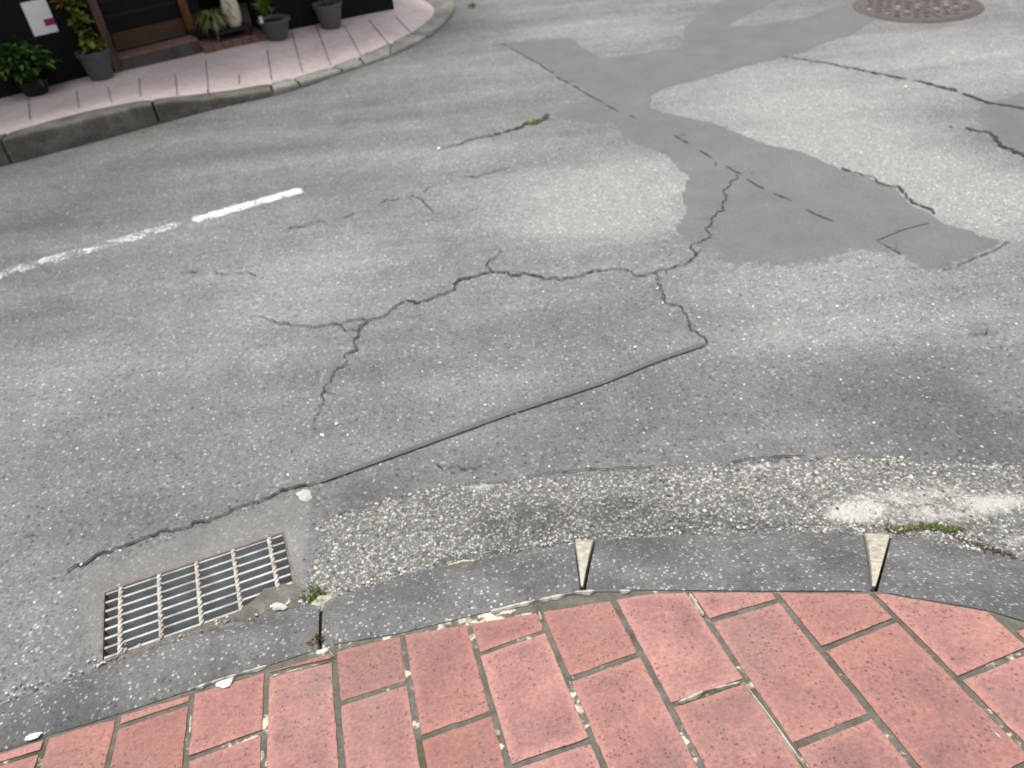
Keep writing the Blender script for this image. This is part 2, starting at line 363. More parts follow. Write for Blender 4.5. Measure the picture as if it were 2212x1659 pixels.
def sheet(name, poly, z, mat, parent=None, step=.014, grid=.03, amp=.006, fade=.05, hole=None, hard=None, kind=None, extra=None):
    """a thin flat layer with a ragged outline; 'edge' runs from 0 at its rim to 1 inside"""
    b = jitter(resample(poly, step, True), amp, 14, random.random() * 50) if amp else resample(poly, step, True)
    lo, hi = b.min(0), b.max(0); xs = np.arange(lo[0], hi[0], grid); ys = np.arange(lo[1], hi[1], grid)
    gx, gy = np.meshgrid(xs, ys); I = np.c_[gx.ravel(), gy.ravel()]; I = I[inside(I, b)]; I = I[dist_to(I, b) > grid * .35]
    pts = [Vector(p) for p in b] + [Vector(p) for p in I]; n = len(b); edges = [(i, (i + 1) % n) for i in range(n)]
    if hole is not None:
        I2 = ~inside(I, hole); I = I[I2 & (dist_to(I, hole) > .005)]; k = len(b) + len(I)
        pts = [Vector(p) for p in b] + [Vector(p) for p in I] + [Vector(p) for p in hole]; edges += [(k + i, k + (i + 1) % len(hole)) for i in range(len(hole))]
    vs, es, fs, *_ = geometry.delaunay_2d_cdt(pts, edges, [], 1, 1e-6)
    V = np.array([(v.x, v.y) for v in vs])
    if hole is not None:
        cen = np.array([V[list(f)].mean(0) for f in fs]); ins = inside(cen, hole); fs = [f for f, q in zip(fs, ins) if not q]
    e = np.clip(dist_to(V, b) / fade, 0, 1)
    if hard is not None: e = np.maximum(e, np.clip(1 - dist_to(V, hard, False) / .03, 0, 1))
    at = {'edge': e, 'wear': wear(V)}
    if extra: at.update({k: f(V) for k, f in extra.items()})
    fs = [tuple(f) if (np.cross(V[f[1]] - V[f[0]], V[f[2]] - V[f[0]]) > 0) else tuple(reversed(f)) for f in fs]
    rim = dist_to(V, b) < 1e-4
    me = mesh_of([(x, y, z - (.0045 if r_ and amp else 0)) for (x, y), r_ in zip(V, rim)], fs, name, at); return tag(link(name, me, mat, parent), kind=kind)
def rough_line(pts, amp=.16, minlen=.012):
    P = [np.asarray(p, float)[:2] for p in pts]; out = [P[0]]
    def sub(a, b):
        d = b - a; L = np.linalg.norm(d)
        if L < minlen: out.append(b); return
        t = random.uniform(.35, .65); m_ = a + d * t + np.array([-d[1], d[0]]) * random.gauss(0, amp * .6) * min(1, .12 / L) ; sub(a, m_); sub(m_, b)
    for a, b in zip(P[:-1], P[1:]): sub(a, b)
    return out
def ribbon(mb, pts, w0, w1, z=.0062, jit=.004, gap=0.0, step=.009, seed=1.0, rag=.0011):
    P = jitter(resample(pts, step), jit, 22, seed); n = len(P); prev = None; vs = []; fs = []
    for i in range(n):
        t = P[min(i + 1, n - 1)] - P[max(i - 1, 0)]; t /= np.linalg.norm(t) + 1e-9; s = np.array([-t[1], t[0]])
        u = i / max(1, n - 1); w = (w0 + (w1 - w0) * u) * ((.35 + 1.7 * abs(noise.noise(Vector((P[i][0] * 31, P[i][1] * 31, seed)))) + random.random() * .5) if rag > .0005 else 1.0)
        if gap and noise.noise(Vector((P[i][0] * 13, P[i][1] * 13, seed + 4))) < gap - .5: w = 0
        if i in (0, n - 1): w *= .2
        P[i] = P[i] + s * random.gauss(0, rag)
        vs += [(*(P[i] + s * w / 2), z), (*(P[i] - s * w / 2), z)]
        if i and w + (prev or 0) > 0: fs.append((2 * i - 2, 2 * i - 1, 2 * i + 1, 2 * i))
        prev = w
    mb.add(vs, fs)

# ------------------------------------------------------------------ ground and road
gr = tag(link('ground', mesh_of([(-90, -90, -.32), (90, -90, -.32), (90, 90, -.32), (-90, 90, -.32)], [(0, 1, 2, 3)]), M['asphalt']), kind='structure')

# the drain opening
TL = g(228, 1283); U = np.array([.951, .309, 0]); V_ = np.array([.309, -.951, 0]); GL, GW = .405, .186
hole = np.array([TL[:2], (TL + U * GL)[:2], (TL + U * GL + V_ * GW)[:2], (TL + V_ * GW)[:2]])[::-1]

xs = np.r_[np.array([-60, -25, -12, -7, -5]), np.arange(-4, 5.01, .07), np.array([6, 8, 13, 26, 60])]
ys = np.r_[np.array([-60, -25, -10, -4, -2.0]), np.arange(-1.6, 7.5, .07), np.array([8, 9, 11, 15, 26, 60])]
gx, gy = np.meshgrid(xs, ys); P = np.c_[gx.ravel(), gy.ravel()]; P = P[~inside(P, hole) & (dist_to(P, hole) > .006)]
hs = resample(hole, .03, True); k = len(P)
vs, es, fs, *_ = geometry.delaunay_2d_cdt([Vector(p) for p in P] + [Vector(p) for p in hs], [(k + i, k + (i + 1) % len(hs)) for i in range(len(hs))], [], 0, 1e-6)
V2 = np.array([(v.x, v.y) for v in vs]); cen = np.array([V2[list(f)].mean(0) for f in fs]); ins = inside(cen, hole); fs = [f for f, q in zip(fs, ins) if not q]
road = tag(link('road', mesh_of([(x, y, 0) for x, y in V2], [f if np.cross(V2[f[1]] - V2[f[0]], V2[f[2]] - V2[f[0]]) > 0 else f[::-1] for f in fs], 'road', {'wear': wear(V2)}), M['asphalt']), kind='structure')

# smoother, darker patches
strip = [(1086, 95), (1150, 86), (1233, 79), (1262, 100), (1301, 125), (1397, 112), (1465, 101), (1478, 55), (1547, 0), (1600, -50), (1760, -60), (1700, -8), (1645, 18), (1574, 57), (1645, 52), (1731, 39), (1802, 14), (1844, 0), (1900, -10), (1905, 40), (1868, 60),
         (1844, 76), (1788, 93), (1746, 112), (1698, 126), (1619, 143), (1560, 161), (1451, 188), (1410, 207), (1412, 232), (1446, 245), (1547, 265), (1591, 284), (1675, 315), (1731, 323), (1816, 363), (1900, 388), (1942, 405), (1968, 436), (2045, 479), (2060, 500), (1985, 530), (1930, 548), (1890, 560),
         (1830, 590), (1760, 600), (1640, 600), (1540, 590), (1480, 540), (1455, 490), (1476, 453), (1468, 423), (1481, 385), (1437, 338), (1356, 306), (1331, 278), (1315, 267), (1233, 265), (1184, 248), (1260, 215), (1260, 191), (1206, 172), (1159, 136)]
sheet('asphalt_patch', gp(strip), .003, M['patch'], road, .02, .04, .006, .02, extra={'edge': lambda V: np.minimum(np.clip(dist_to(V, np.array(gp(strip))) / .02, 0, 1), np.clip(dist_to(V, np.array(gp([(1870, 566), (1830, 590), (1760, 600), (1640, 600), (1540, 590), (1480, 545)])), False) / .20, 0, 1))})
sheet('asphalt_patch', gp([(2031, 477), (2100, 497), (2181, 524), (2110, 556), (2021, 590), (1985, 581), (1906, 531), (1893, 522), (1960, 497)]), .0032, M['patch'], road, .02, .04, .005, .02)
sheet('asphalt_patch', gp([(2114, 230), (2160, 212), (2212, 197), (2300, 180), (2330, 380), (2212, 340), (2190, 330), (2150, 300), (2105, 261)]), .003, M['patch'], road, .02, .04, .006, .02)

# white dashed line and an older, nearly worn away line
def stripe(a0, a1, b0, b1, z=.0035, cover=0.0):
    poly = [g(*p)[:2] for p in (a0, a1, b1, b0)]
    cv = (lambda V: np.full(len(V), cover)) if not callable(cover) else cover
    return sheet('lane_marking', poly, z, M['paint'], road, .012, .03, .002, .03, extra={'cover': cv})
L_a = g(-200, 645)[:2]; L_b = g(655, 408)[:2]
def cov(V):
    t = ((V - L_a) @ (L_b - L_a)) / ((L_b - L_a) @ (L_b - L_a)); return -.005 + .11 * np.clip((t - .66) / .12, 0, 1) - .35 * np.exp(-((t - .675) / .012) ** 2)
stripe((-200, 637), (-200, 659), (652, 402), (658, 416), cover=cov)
stripe((1040, 88), (1040, 106), (1560, -14), (1566, 6), cover=-.12)

# cracks
def crack(lines, name='crack', mat='crack', z=.0055, rough=.22):
    mb = MB()
    for i, (pts, w0, w1, jit, gap) in enumerate(lines):
        L = gp(pts)
        if mat == 'seam': ribbon(mb, L, w0, w1, z, .0008, 0, rag=.0003, seed=i * 3.7); continue
        L = rough_line(L, rough); k = .68
        ribbon(mb, L, w0 * k, w1 * k, z, jit * .5, gap * .85, .006, i * 3.7 + random.random() * 30, .0009)
        for _ in range(int(len(L) * .035)):          # hairline offshoots
            a = L[random.randrange(1, len(L) - 1)]; an = random.random() * 6.28; ln = random.uniform(.025, .09); e = a + ln * np.array([math.cos(an), math.sin(an)])
            ribbon(mb, rough_line([a, e], .3), w0 * .3, .0012, z - .0004, 0, .2, .006, random.random() * 40, .0008)
    return mb.build(name, M[mat], road)
crack([([(540, 687), (590, 693), (610, 700), (660, 705), (735, 703), (775, 692), (800, 692), (835, 682), (850, 667), (920, 650), (960, 638), (985, 613), (1020, 600), (1055, 589)], .004, .012, .003, 0),
       ([(1055, 589), (1085, 590), (1140, 592), (1200, 600), (1260, 592), (1330, 582), (1355, 583), (1400, 592), (1440, 585), (1480, 572), (1500, 556), (1514, 540)], .012, .006, .003, 0),
       ([(735, 703), (745, 718), (775, 715), (797, 694)], .005, .005, .002, 0), ([(1058, 588), (1050, 575), (1068, 560), (1082, 540)], .008, .003, .002, 0)])
crack([([(795, 697), (775, 715), (762, 735), (768, 747), (745, 768), (738, 795), (715, 825), (695, 855), (692, 882)], .008, .004, .003, .03), ([(692, 882), (680, 915), (682, 932)], .003, .002, .002, .3)])
crack([([(1418, 612), (1430, 632), (1437, 655), (1455, 660), (1475, 670), (1490, 700), (1508, 725), (1523, 745)], .006, .007, .004, .1)])
crack([([(1500, 556), (1515, 525), (1535, 490), (1545, 465), (1560, 440), (1578, 400), (1590, 378)], .008, .008, .004, .2)])
crack([([(1385, 262), (1450, 290), (1510, 325), (1545, 350), (1595, 375), (1660, 415), (1720, 440), (1760, 465), (1800, 480)], .012, .007, .003, .36)], rough=.07)
crack([([(1086, 95), (1145, 128), (1206, 168), (1262, 200), (1331, 240), (1385, 262)], .008, .008, .003, .34)], rough=.05)
crack([([(2031, 475), (1960, 496), (1893, 522)], .005, .006, .002, .2), ([(1893, 522), (1985, 581), (2021, 590), (2110, 556), (2181, 524)], .004, .005, .002, .33)], rough=.06)
crack([([(1816, 363), (1890, 385), (1942, 405), (1968, 436), (2021, 463)], .01, .012, .006, .25)])
crack([([(1690, 123), (1800, 140), (1900, 160), (1990, 178), (2060, 195), (2130, 222), (2230, 238)], .012, .028, .004, .1)], rough=.08)
crack([([(2050, 275), (2110, 285), (2150, 305), (2190, 330), (2230, 345)], .015, .022, .012, .3)])
crack([([(590, 497), (640, 490), (700, 480), (760, 465), (830, 436), (890, 424), (930, 405), (1000, 390), (1100, 362)], .006, .007, .008, .42), ([(900, 426), (920, 445), (937, 462)], .006, .004, .006, .25)])
crack([([(370, 590), (420, 590), (455, 585), (475, 592), (520, 590), (552, 598)], .004, .005, .004, .25)])
crack([([(955, 322), (1000, 310), (1060, 295), (1110, 280)], .008, .016, .004, .2), ([(1110, 280), (1150, 264), (1182, 248)], .022, .04, .003, 0)])
crack([([(940, 1000), (985, 1010), (1030, 1016)], .004, .004, .006, .3), ([(50, 1162), (78, 1158)], .006, .005, .003, 0), ([(2088, 722), (2130, 712)], .006, .005, .005, .2)])
crack([([(150, 1240), (165, 1222), (250, 1185), (330, 1160), (420, 1128), (500, 1100), (560, 1085), (620, 1060), (690, 1043)], .007, .009, .004, .05)])
crack([([(690, 1043), (900, 968), (1100, 895), (1300, 829), (1420, 780), (1523, 745)], .0135, .0165, .0012, 0)], 'bitumen_seam', 'seam')

# ------------------------------------------------------------------ near pavement, kerb and gutter
PA, PB = .08, -.189; P0 = g(1311, 1273, .08); PN = np.array([-PA, -PB, 1.0])
def pv(x, y): return on_plane(x, y, P0, PN)
def pz(x, y): return P0[2] + PA * (x - P0[0]) + PB * (y - P0[1])
inner_px = [(-330, 1735), (-150, 1672), (0, 1622), (90, 1591), (208, 1556), (410, 1490), (573, 1438), (719, 1391), (863, 1367), (1005, 1332), (1151, 1298), (1248, 1277), (1311, 1273), (1426, 1273.5), (1668, 1275), (1898, 1275), (2136, 1317), (2212, 1340), (2420, 1410), (2700, 1560)]
inner = [pv(*p) for p in inner_px]
J = [((-85, 1655), (-95, 1700)), ((98, 1600), (85, 1659)), ((255, 1550), (237, 1659)), ((415, 1493), (400, 1659)), ((576, 1440), (567, 1659)), ((720, 1395), (737, 1659)), ((868, 1370), (912, 1659)), ((1010, 1337), (1098, 1659)), ((1157, 1302), (1305, 1659)),
     ((1320, 1285), (1513, 1659)), ((1490, 1280), (1740, 1659)), ((1672, 1277), (1978, 1659)), ((1880, 1277), (2212, 1612)), ((2145, 1325), (2215, 1395)), ]
cols = [(pv(*a)[:2], pv(*b)[:2]) for a, b in J]
X = {0: [((0, 1648), (80, 1625))], 2: [((264, 1566), (410, 1518))], 3: [((412, 1635), (560, 1582))], 4: [((582, 1455), (716, 1425))], 5: [((735, 1518), (872, 1475))], 6: [((912, 1592), (1058, 1540))], 7: [((1043, 1410), (1168, 1365)), ((1120, 1650), (1268, 1600))],
     8: [((1236, 1465), (1370, 1415))], 9: [((1455, 1522), (1600, 1472))], 10: [((1530, 1340), (1668, 1300)), ((1715, 1610), (1868, 1547))], 11: [((1780, 1400), (1912, 1345))], 12: [((2072, 1465), (2212, 1405))]}
TH = 1.792; d_long = np.array([math.cos(TH), math.sin(TH)]); d_long = d_long if d_long[1] < 0 else -d_long     # away from the kerb, towards the viewer
lines2 = []
for a, b in cols:
    d = b - a; d /= np.linalg.norm(d)
    d = d * .75 + d_long * .25 if np.linalg.norm(b - a) > .15 else d_long.copy(); lines2.append([a, d / np.linalg.norm(d)])
d_x = np.array([-d_long[1], d_long[0]]); d_x = d_x if d_x[0] > 0 else -d_x
for _ in range(7): lines2.append([lines2[-1][0] + d_x * .147 , d_long.copy()])
left_extra = [[lines2[0][0] - d_x * .146 * (i + 1), d_long.copy()] for i in range(6)]; lines2 = left_extra[::-1] + lines2; OFF = 6
def isect(p, d, q, e):
    A = np.array([d, -e]).T; t = np.linalg.solve(A, q - p); return p + d * t[0]
def clip_poly(poly, a, b):          # keep the side to the right of a->b
    n = np.array([(b - a)[1], -(b - a)[0]]); out = []
    for i in range(len(poly)):
        p, q = poly[i], poly[(i + 1) % len(poly)]; sp, sq = (p - a) @ n, (q - a) @ n
        if sp >= 0: out.append(p)
        if sp * sq < 0: out.append(p + (q - p) * sp / (sp - sq))
    return out
def inset(poly, d):
    n = len(poly); out = []; area = sum(np.cross(poly[i], poly[(i + 1) % n]) for i in range(n))
    sg = 1 if area > 0 else -1; 
    for i in range(n):
        a, b, c = poly[i - 1], poly[i], poly[(i + 1) % n]; u = (b - a) / (np.linalg.norm(b - a) + 1e-12); v = (c - b) / (np.linalg.norm(c - b) + 1e-12)
        n1 = np.array([-u[1], u[0]]) * sg; n2 = np.array([-v[1], v[0]]) * sg; m = n1 + n2; L = m @ n1
        out.append(b + m / max(L, .35) * d)
    return out
bv, bf, tint, bedge = [], [], [], []
BL = .292
iv2 = [p[:2] for p in inner]
for c in range(len(lines2) - 1):
    (a0, da), (b0, db) = lines2[c], lines2[c + 1]; k = c - OFF
    cr = [(pv(*p)[:2], pv(*q)[:2]) for p, q in X.get(k, [])]
    if not cr:
        s = random.random() * .28; off = .22 if k in (1,) else s
        cr = [(a0 + da * off, b0 + db * (off + .0))]
        if k == 1: cr = [(a0 + da * .27, b0 + db * .29)]
    ta = [(p - a0) @ da for p, q in cr]; tb = [(q - b0) @ db for p, q in cr]
    while ta[0] > -.5: ta.insert(0, ta[0] - BL); tb.insert(0, tb[0] - BL)
    while ta[-1] < 2.2: ta.append(ta[-1] + BL); tb.append(tb[-1] + BL)
    for i in range(len(ta) - 1):
        poly = [a0 + da * ta[i], b0 + db * tb[i], b0 + db * tb[i + 1], a0 + da * ta[i + 1]]
        for e in range(len(iv2) - 1):
            if len(poly) > 2: poly = clip_poly(poly, iv2[e], iv2[e + 1])
        if len(poly) < 3: continue
        # drop near-duplicate corners
        q = []
        for p in poly:
            if not q or np.linalg.norm(p - q[-1]) > .012: q.append(p)
        if len(q) > 2 and np.linalg.norm(q[0] - q[-1]) < .012: q.pop()
        if len(q) < 3: continue
        area = .5 * sum(np.cross(q[j], q[(j + 1) % len(q)]) for j in range(len(q)))
        if abs(area) < .0012: continue
        if area < 0: q = q[::-1]
        gap = .0058 + random.uniform(-.0008, .0008)
        def off(d):
            r = [p.copy() for p in q]
            for e in range(len(q)):
                u = q[(e + 1) % len(q)] - q[e]; u = u / (np.linalg.norm(u) + 1e-12); nn = np.array([-u[1], u[0]]) * d
                if len(r) > 2: r = clip_poly(r, q[(e + 1) % len(q)] + nn, q[e] + nn)
            return r
        b0_ = off(gap)
        if len(b0_) < 3: continue
        b0_ = jitter(resample(b0_, .018, True), .0016, 45, c * 3.1 + i)
        pts = []
        for d_ in (.002, .005, .011, .022, .035, .05):
            r = off(gap + d_)
            if len(r) > 2: pts += list(resample(r, .02, True))
        pts = np.array(pts) if pts else np.zeros((0, 2))
        if len(pts): pts = pts[inside(pts, b0_)]; 
        if len(pts): pts = pts[dist_to(pts, b0_) > .001]
        n = len(b0_)
        tvs, _, tfs, *_ = geometry.delaunay_2d_cdt([Vector(p) for p in b0_] + [Vector(p) for p in pts], [(k_, (k_ + 1) % n) for k_ in range(n)], [], 1, 1e-7)
        TV = np.array([(v.x, v.y) for v in tvs]); D = dist_to(TV, b0_)
        hz = random.uniform(-.0012, .0012); tx, ty = random.uniform(-.006, .006), random.uniform(-.006, .006); cen = np.mean(q, axis=0)
        tn = random.random(); o = len(bv)
        for p, d_ in zip(TV, D):
            bv.append((p[0], p[1], pz(*p) + hz - .0024 * math.exp(-d_ / .0022) + tx * (p[0] - cen[0]) + ty * (p[1] - cen[1]) + .0006 * noise.noise(Vector((p[0] * 40, p[1] * 40, 0))))); tint.append(tn); bedge.append(min(1, d_ / .02))
        for f in tfs: bf.append(tuple(o + v for v in (f if np.cross(TV[f[1]] - TV[f[0]], TV[f[2]] - TV[f[0]]) > 0 else f[::-1])))
        o2 = len(bv)
        for k_ in range(n): p = bv[o + k_]; bv.append((p[0], p[1], p[2] - .012)); tint.append(tn); bedge.append(0)
        for k_ in range(n): bf.append((o2 + k_, o2 + (k_ + 1) % n, o + (k_ + 1) % n, o + k_))
# mortar bed under the bricks
bed = [np.array([p[0], p[1]]) for p in inner] + [np.array([3.2, -1.2]), np.array([2.2, -2.5]), np.array([-2.4, -2.5]), np.array([-2.6, .2])]
bp = resample(bed, .05, True); xs = np.arange(-2.6, 3.2, .09); ys = np.arange(-2.5, 1.0, .09); gx, gy = np.meshgrid(xs, ys); I = np.c_[gx.ravel(), gy.ravel()]; I = I[inside(I, bp)]; I = I[dist_to(I, bp) > .03]
vs, es, fs, *_ = geometry.delaunay_2d_cdt([Vector(p) for p in bp] + [Vector(p) for p in I], [(i, (i + 1) % len(bp)) for i in range(len(bp))], [], 1, 1e-6)
VV = np.array([(v.x, v.y) for v in vs]); top = [(x, y, pz(x, y) - .0045) for x, y in VV]; nv = len(top)
ff = [f if np.cross(VV[f[1]] - VV[f[0]], VV[f[2]] - VV[f[0]]) > 0 else f[::-1] for f in fs]
skirt_v = [(x, y, -.3) for x, y in VV[:len(bp)]]
ff += [(i, (i + 1) % len(bp), nv + (i + 1) % len(bp), nv + i) for i in range(len(bp))]
pave = tag(link('pavement', mesh_of(top + skirt_v, ff, 'pavement'), M['mortar']), kind='structure')
link('brick_paving', mesh_of(bv, bf, 'brick_paving', {'tint': tint, 'edge': bedge}), M['brick'], pave)
# pale mortar smeared along the kerb joint
def smear(pts, w, mat='white_mortar', name='mortar_smear', h=.0025):
    mb = MB(); P = resample([pv(*p)[:2] for p in pts], .008); n = len(P); vs = []; fs = []
    for i in range(n):
        t = P[min(i + 1, n - 1)] - P[max(i - 1, 0)]; t /= np.linalg.norm(t); s = np.array([-t[1], t[0]])
        ww = w * (.35 + 1.1 * abs(noise.noise(Vector((P[i][0] * 40, P[i][1] * 40, 2)))) + .3 * random.random())
        if i in (0, n - 1) or noise.noise(Vector((P[i][0] * 34, P[i][1] * 34, 7))) > .12: ww *= .12
        for q, dz in ((-1, -.003), (-.4, h), (.4, h), (1, -.003)):
            p = P[i] + s * ww * .5 * q; vs.append((p[0], p[1], pz(*p) + dz + random.uniform(-.0006, .0006)))
        if i:
            for q in range(3): fs.append((4 * i - 4 + q, 4 * i - 3 + q, 4 * i + 1 + q, 4 * i + q))
    mb.add(vs, fs); return mb.build(name, M[mat], pave, smooth=True)
smear([(412, 1489), (470, 1470), (530, 1452), (578, 1438)], .011); smear([(1060, 1321), (1120, 1306), (1180, 1293), (1248, 1279), (1310, 1276), (1362, 1277)], .014); smear([(586, 1462), (650, 1445), (712, 1430)], .007)
smear([(1157, 1302), (1170, 1340)], .011, 'cream'); smear([(1490, 1282), (1520, 1330)], .013, 'cream'); smear([(1465, 1518), (1520, 1494), (1598, 1474)], .011, 'cream'); smear([(1606, 1476), (1660, 1545), (1740, 1659)], .008, 'cream')
smear([(2140, 1575), (2165, 1600)], .012, 'cream'); smear([(413, 1545), (411, 1585)], .01, 'cream'); smear([(702, 1392), (722, 1420)], .006, 'cream')

# kerb stones between bricks and gutter, with pale mortar wedges where the curve opens the joints
kerb = tag(empty('kerb'), kind='structure')
def kerb_stone(out_px, in_px, name='kerb_stone', mat='kerb', dz=0.0, zo=.016):
    o = resample([g(*p, zo) for p in out_px], .02); i_ = resample([pv(*p) for p in in_px], .02); n = 40
    def at(L, t):
        d = np.r_[0, np.cumsum(np.linalg.norm(np.diff(L, axis=0), axis=1))]; d /= d[-1]; return np.array([np.interp(t, d, L[:, 0]), np.interp(t, d, L[:, 1])])
    rows = []; 
    for a in range(n + 1):
        t = a / n; te = min(max(t, .004), .996); A = at(o, te); B = at(i_, te); zb = pz(*B) - .001 + dz; za = zo + dz; e = -.006 * (1 - min(1, min(t, 1 - t) * n / 1.5)) 
        row = [(A[0], A[1], -.1)]
        for u, k in ((0, -.008), (.04, -.001), (.14, .004), (.4, .008), (.7, .007), (.92, .002), (.985, -.004)):
            p = A + (B - A) * u; row.append((p[0], p[1], za + (zb - za) * u + k + e + .0012 * noise.noise(Vector((p[0] * 25, p[1] * 25, 0)))))
        row.append((B[0], B[1], -.1)); rows.append(row)
    m = len(rows[0]); vs = [p for r in rows for p in r]; fs = []
    for a in range(n):
        for b in range(m - 1): fs.append((a * m + b, a * m + b + 1, (a + 1) * m + b + 1, (a + 1) * m + b))
    fs += [tuple(range(m)), tuple(n * m + b for b in reversed(range(m)))]
    mb = MB(); mb.add(vs, [f[::-1] for f in fs]); return mb.build(name, M[mat], kerb, smooth=True)
kerb_stone([(-500, 1690), (-330, 1632), (-68, 1542)], [(-600, 1830), (-330, 1735), (-150, 1672), (-64, 1644)])
kerb_stone([(-60, 1539), (0, 1518), (104, 1479), (194, 1448), (243, 1427), (417, 1368), (625, 1313), (693, 1296)], [(-60, 1642), (0, 1622), (90, 1591), (208, 1556), (410, 1490), (573, 1438), (689.5, 1400)])
kerb_stone([(696, 1295), (727, 1285), (901, 1229), (1005, 1209), (1179, 1178), (1240, 1167)], [(691, 1400), (719, 1391), (863, 1367), (1005, 1332), (1151, 1298), (1256, 1276)])
kerb_stone([(1285, 1165), (1480, 1150), (1640, 1147), (1865, 1147)], [(1262, 1276), (1311, 1273), (1426, 1273.5), (1668, 1275), (1886, 1274.5)])
kerb_stone([(1926, 1152), (2000, 1165), (2136, 1192), (2212, 1207), (2420, 1262), (2700, 1370)], [(1894, 1275), (2136, 1317), (2212, 1340), (2420, 1410), (2700, 1560)])
kerb_stone([(1241, 1164), (1262, 1163), (1284, 1162)], [(1255, 1266), (1257, 1266), (1259, 1266)], 'mortar_wedge', 'cream', .002)
kerb_stone([(1867, 1148), (1895, 1149), (1925, 1151)], [(1885, 1266), (1888, 1266), (1892, 1266)], 'mortar_wedge', 'cream', .002)

# gutter of exposed aggregate between tarmac and kerb
asph_edge = [(690, 1118), (800, 1086), (900, 1060), (985, 1042), (1080, 1038), (1150, 1028), (1280, 1016), (1400, 1012), (1520, 1003), (1600, 1000), (1640, 993), (1740, 988), (1850, 983), (1990, 984), (2100, 992), (2212, 1000), (2450, 1030), (2700, 1080)]
gut_px = asph_edge + [(2700, 1420), (2420, 1300), (2212, 1225), (2040, 1190), (1924, 1170), (1640, 1165), (1284, 1185), (1005, 1228), (901, 1248), (727, 1304), (640, 1325), (655, 1250), (680, 1180)]
def blobs(L):
    Q = [(*g(x, y)[:2], rx, ry, a) for x, y, rx, ry, a in L]
    def f(V):
        o = np.zeros(len(V))
        for x, y, rx, ry, a in Q: o = np.maximum(o, a * np.exp(-((V[:, 0] - x) / rx) ** 2 - ((V[:, 1] - y) / ry) ** 2))
        return o
    return f
DIRT = blobs([(1150, 1130, .16, .07, .95), (1330, 1110, .14, .06, .95), (1500, 1130, .12, .04, .85), (1150, 1200, .2, .03, 1), (1420, 1150, .25, .022, 1), (1650, 1140, .12, .018, .9), (980, 1090, .05, .03, .5), (1600, 1080, .08, .03, .5), (1000, 1215, .1, .02, .9)])
LIME = blobs([(1850, 1108, .09, .042, 1.0), (1040, 1052, .06, .022, .75), (1628, 1006, .05, .02, .75), (2140, 1090, .12, .04, .8), (1990, 1110, .1, .03, .6), (1960, 1040, .2, .03, .4), (820, 1160, .1, .06, .42), (2190, 1170, .06, .02, .6), (1960, 1075, .28, .055, .62), (2050, 1110, .2, .04, .66), (1750, 1040, .16, .04, .45)])
gut = sheet('gutter', gp(gut_px), .004, M['gutter'], None, .014, .018, .005, .05, kind='structure', extra={'dirt': DIRT, 'lime': LIME})
asph_w = gp(asph_edge)
mb = MB(); ribbon(mb, gp([(1130, 1030), (1280, 1016), (1420, 1010)]), .003, .003, .0062, .006, .32, rag=.002); ribbon(mb, gp([(1560, 1001), (1640, 991), (1740, 987)]), .003, .004, .0062, .006, .3, rag=.002); mb.build('crack', M['crack'], gut)

# stones bedded in the gutter and loose chips: one mass of grit
ico = bmesh.new(); bmesh.ops.create_icosphere(ico, subdivisions=1, radius=1.0); IV = np.array([v.co[:] for v in ico.verts]); ico.verts.index_update(); IF = [[v.index for v in f.verts] for f in ico.faces]; ico.free()
PAL = np.array([(.45, .435, .40), (.55, .54, .515), (.36, .35, .335), (.25, .245, .238), (.19, .187, .182), (.42, .385, .315), (.10, .10, .10), (.29, .27, .245)])
PW = np.array([.13, .1, .17, .2, .16, .07, .1, .07])
SV, SF, SC = [], [], []
def pebble(x, y, z, r, col, flat=.6):
    o = len(SV) * 12; a = random.random() * 6.28; ca, sa = math.cos(a), math.sin(a); rx, ry, rz = r * random.uniform(.75, 1.35), r * random.uniform(.65, 1.0), r * flat * random.uniform(.7, 1.1)
    v = IV * np.array([rx, ry, rz]) * RNG.uniform(.82, 1.16, (12, 1)); v = np.c_[v[:, 0] * ca - v[:, 1] * sa, v[:, 0] * sa + v[:, 1] * ca, v[:, 2]] + np.array([x, y, z])
    SV.append(v); SF.extend([[i + o for i in f] for f in IF]); SC.append(np.tile(col, (12, 1)))
gpoly = np.array(gp(gut_px)); lo, hi = gpoly.min(0), gpoly.max(0); cand = RNG.uniform(lo, hi, (60000, 2)); cand = cand[inside(cand, gpoly)]; dd = dist_to(cand, gpoly)
cnt = 0
for (x, y), d in zip(cand, dd):
    if d < .006 or cnt > 6500: continue
    dz_, lz_ = DIRT(np.array([[x, y]]))[0], LIME(np.array([[x, y]]))[0]
    if random.random() < lz_ * .9 or random.random() < dz_ * .45: continue
    den = .5 + .9 * noise.fractal(Vector((x * 2.6, y * 2.6, 1.3)), 1, 2, 3)
    if random.random() > den + .12: continue
    r = random.choice((.0017, .0022, .003, .0042)) * random.uniform(.8, 1.25) * (1.15 if x > .3 else 1); c = PAL[RNG.choice(8, p=PW)] * random.uniform(.55, .9) * (1 - .3 * dz_)
    pebble(x, y, .004 + r * .1, r, c); cnt += 1
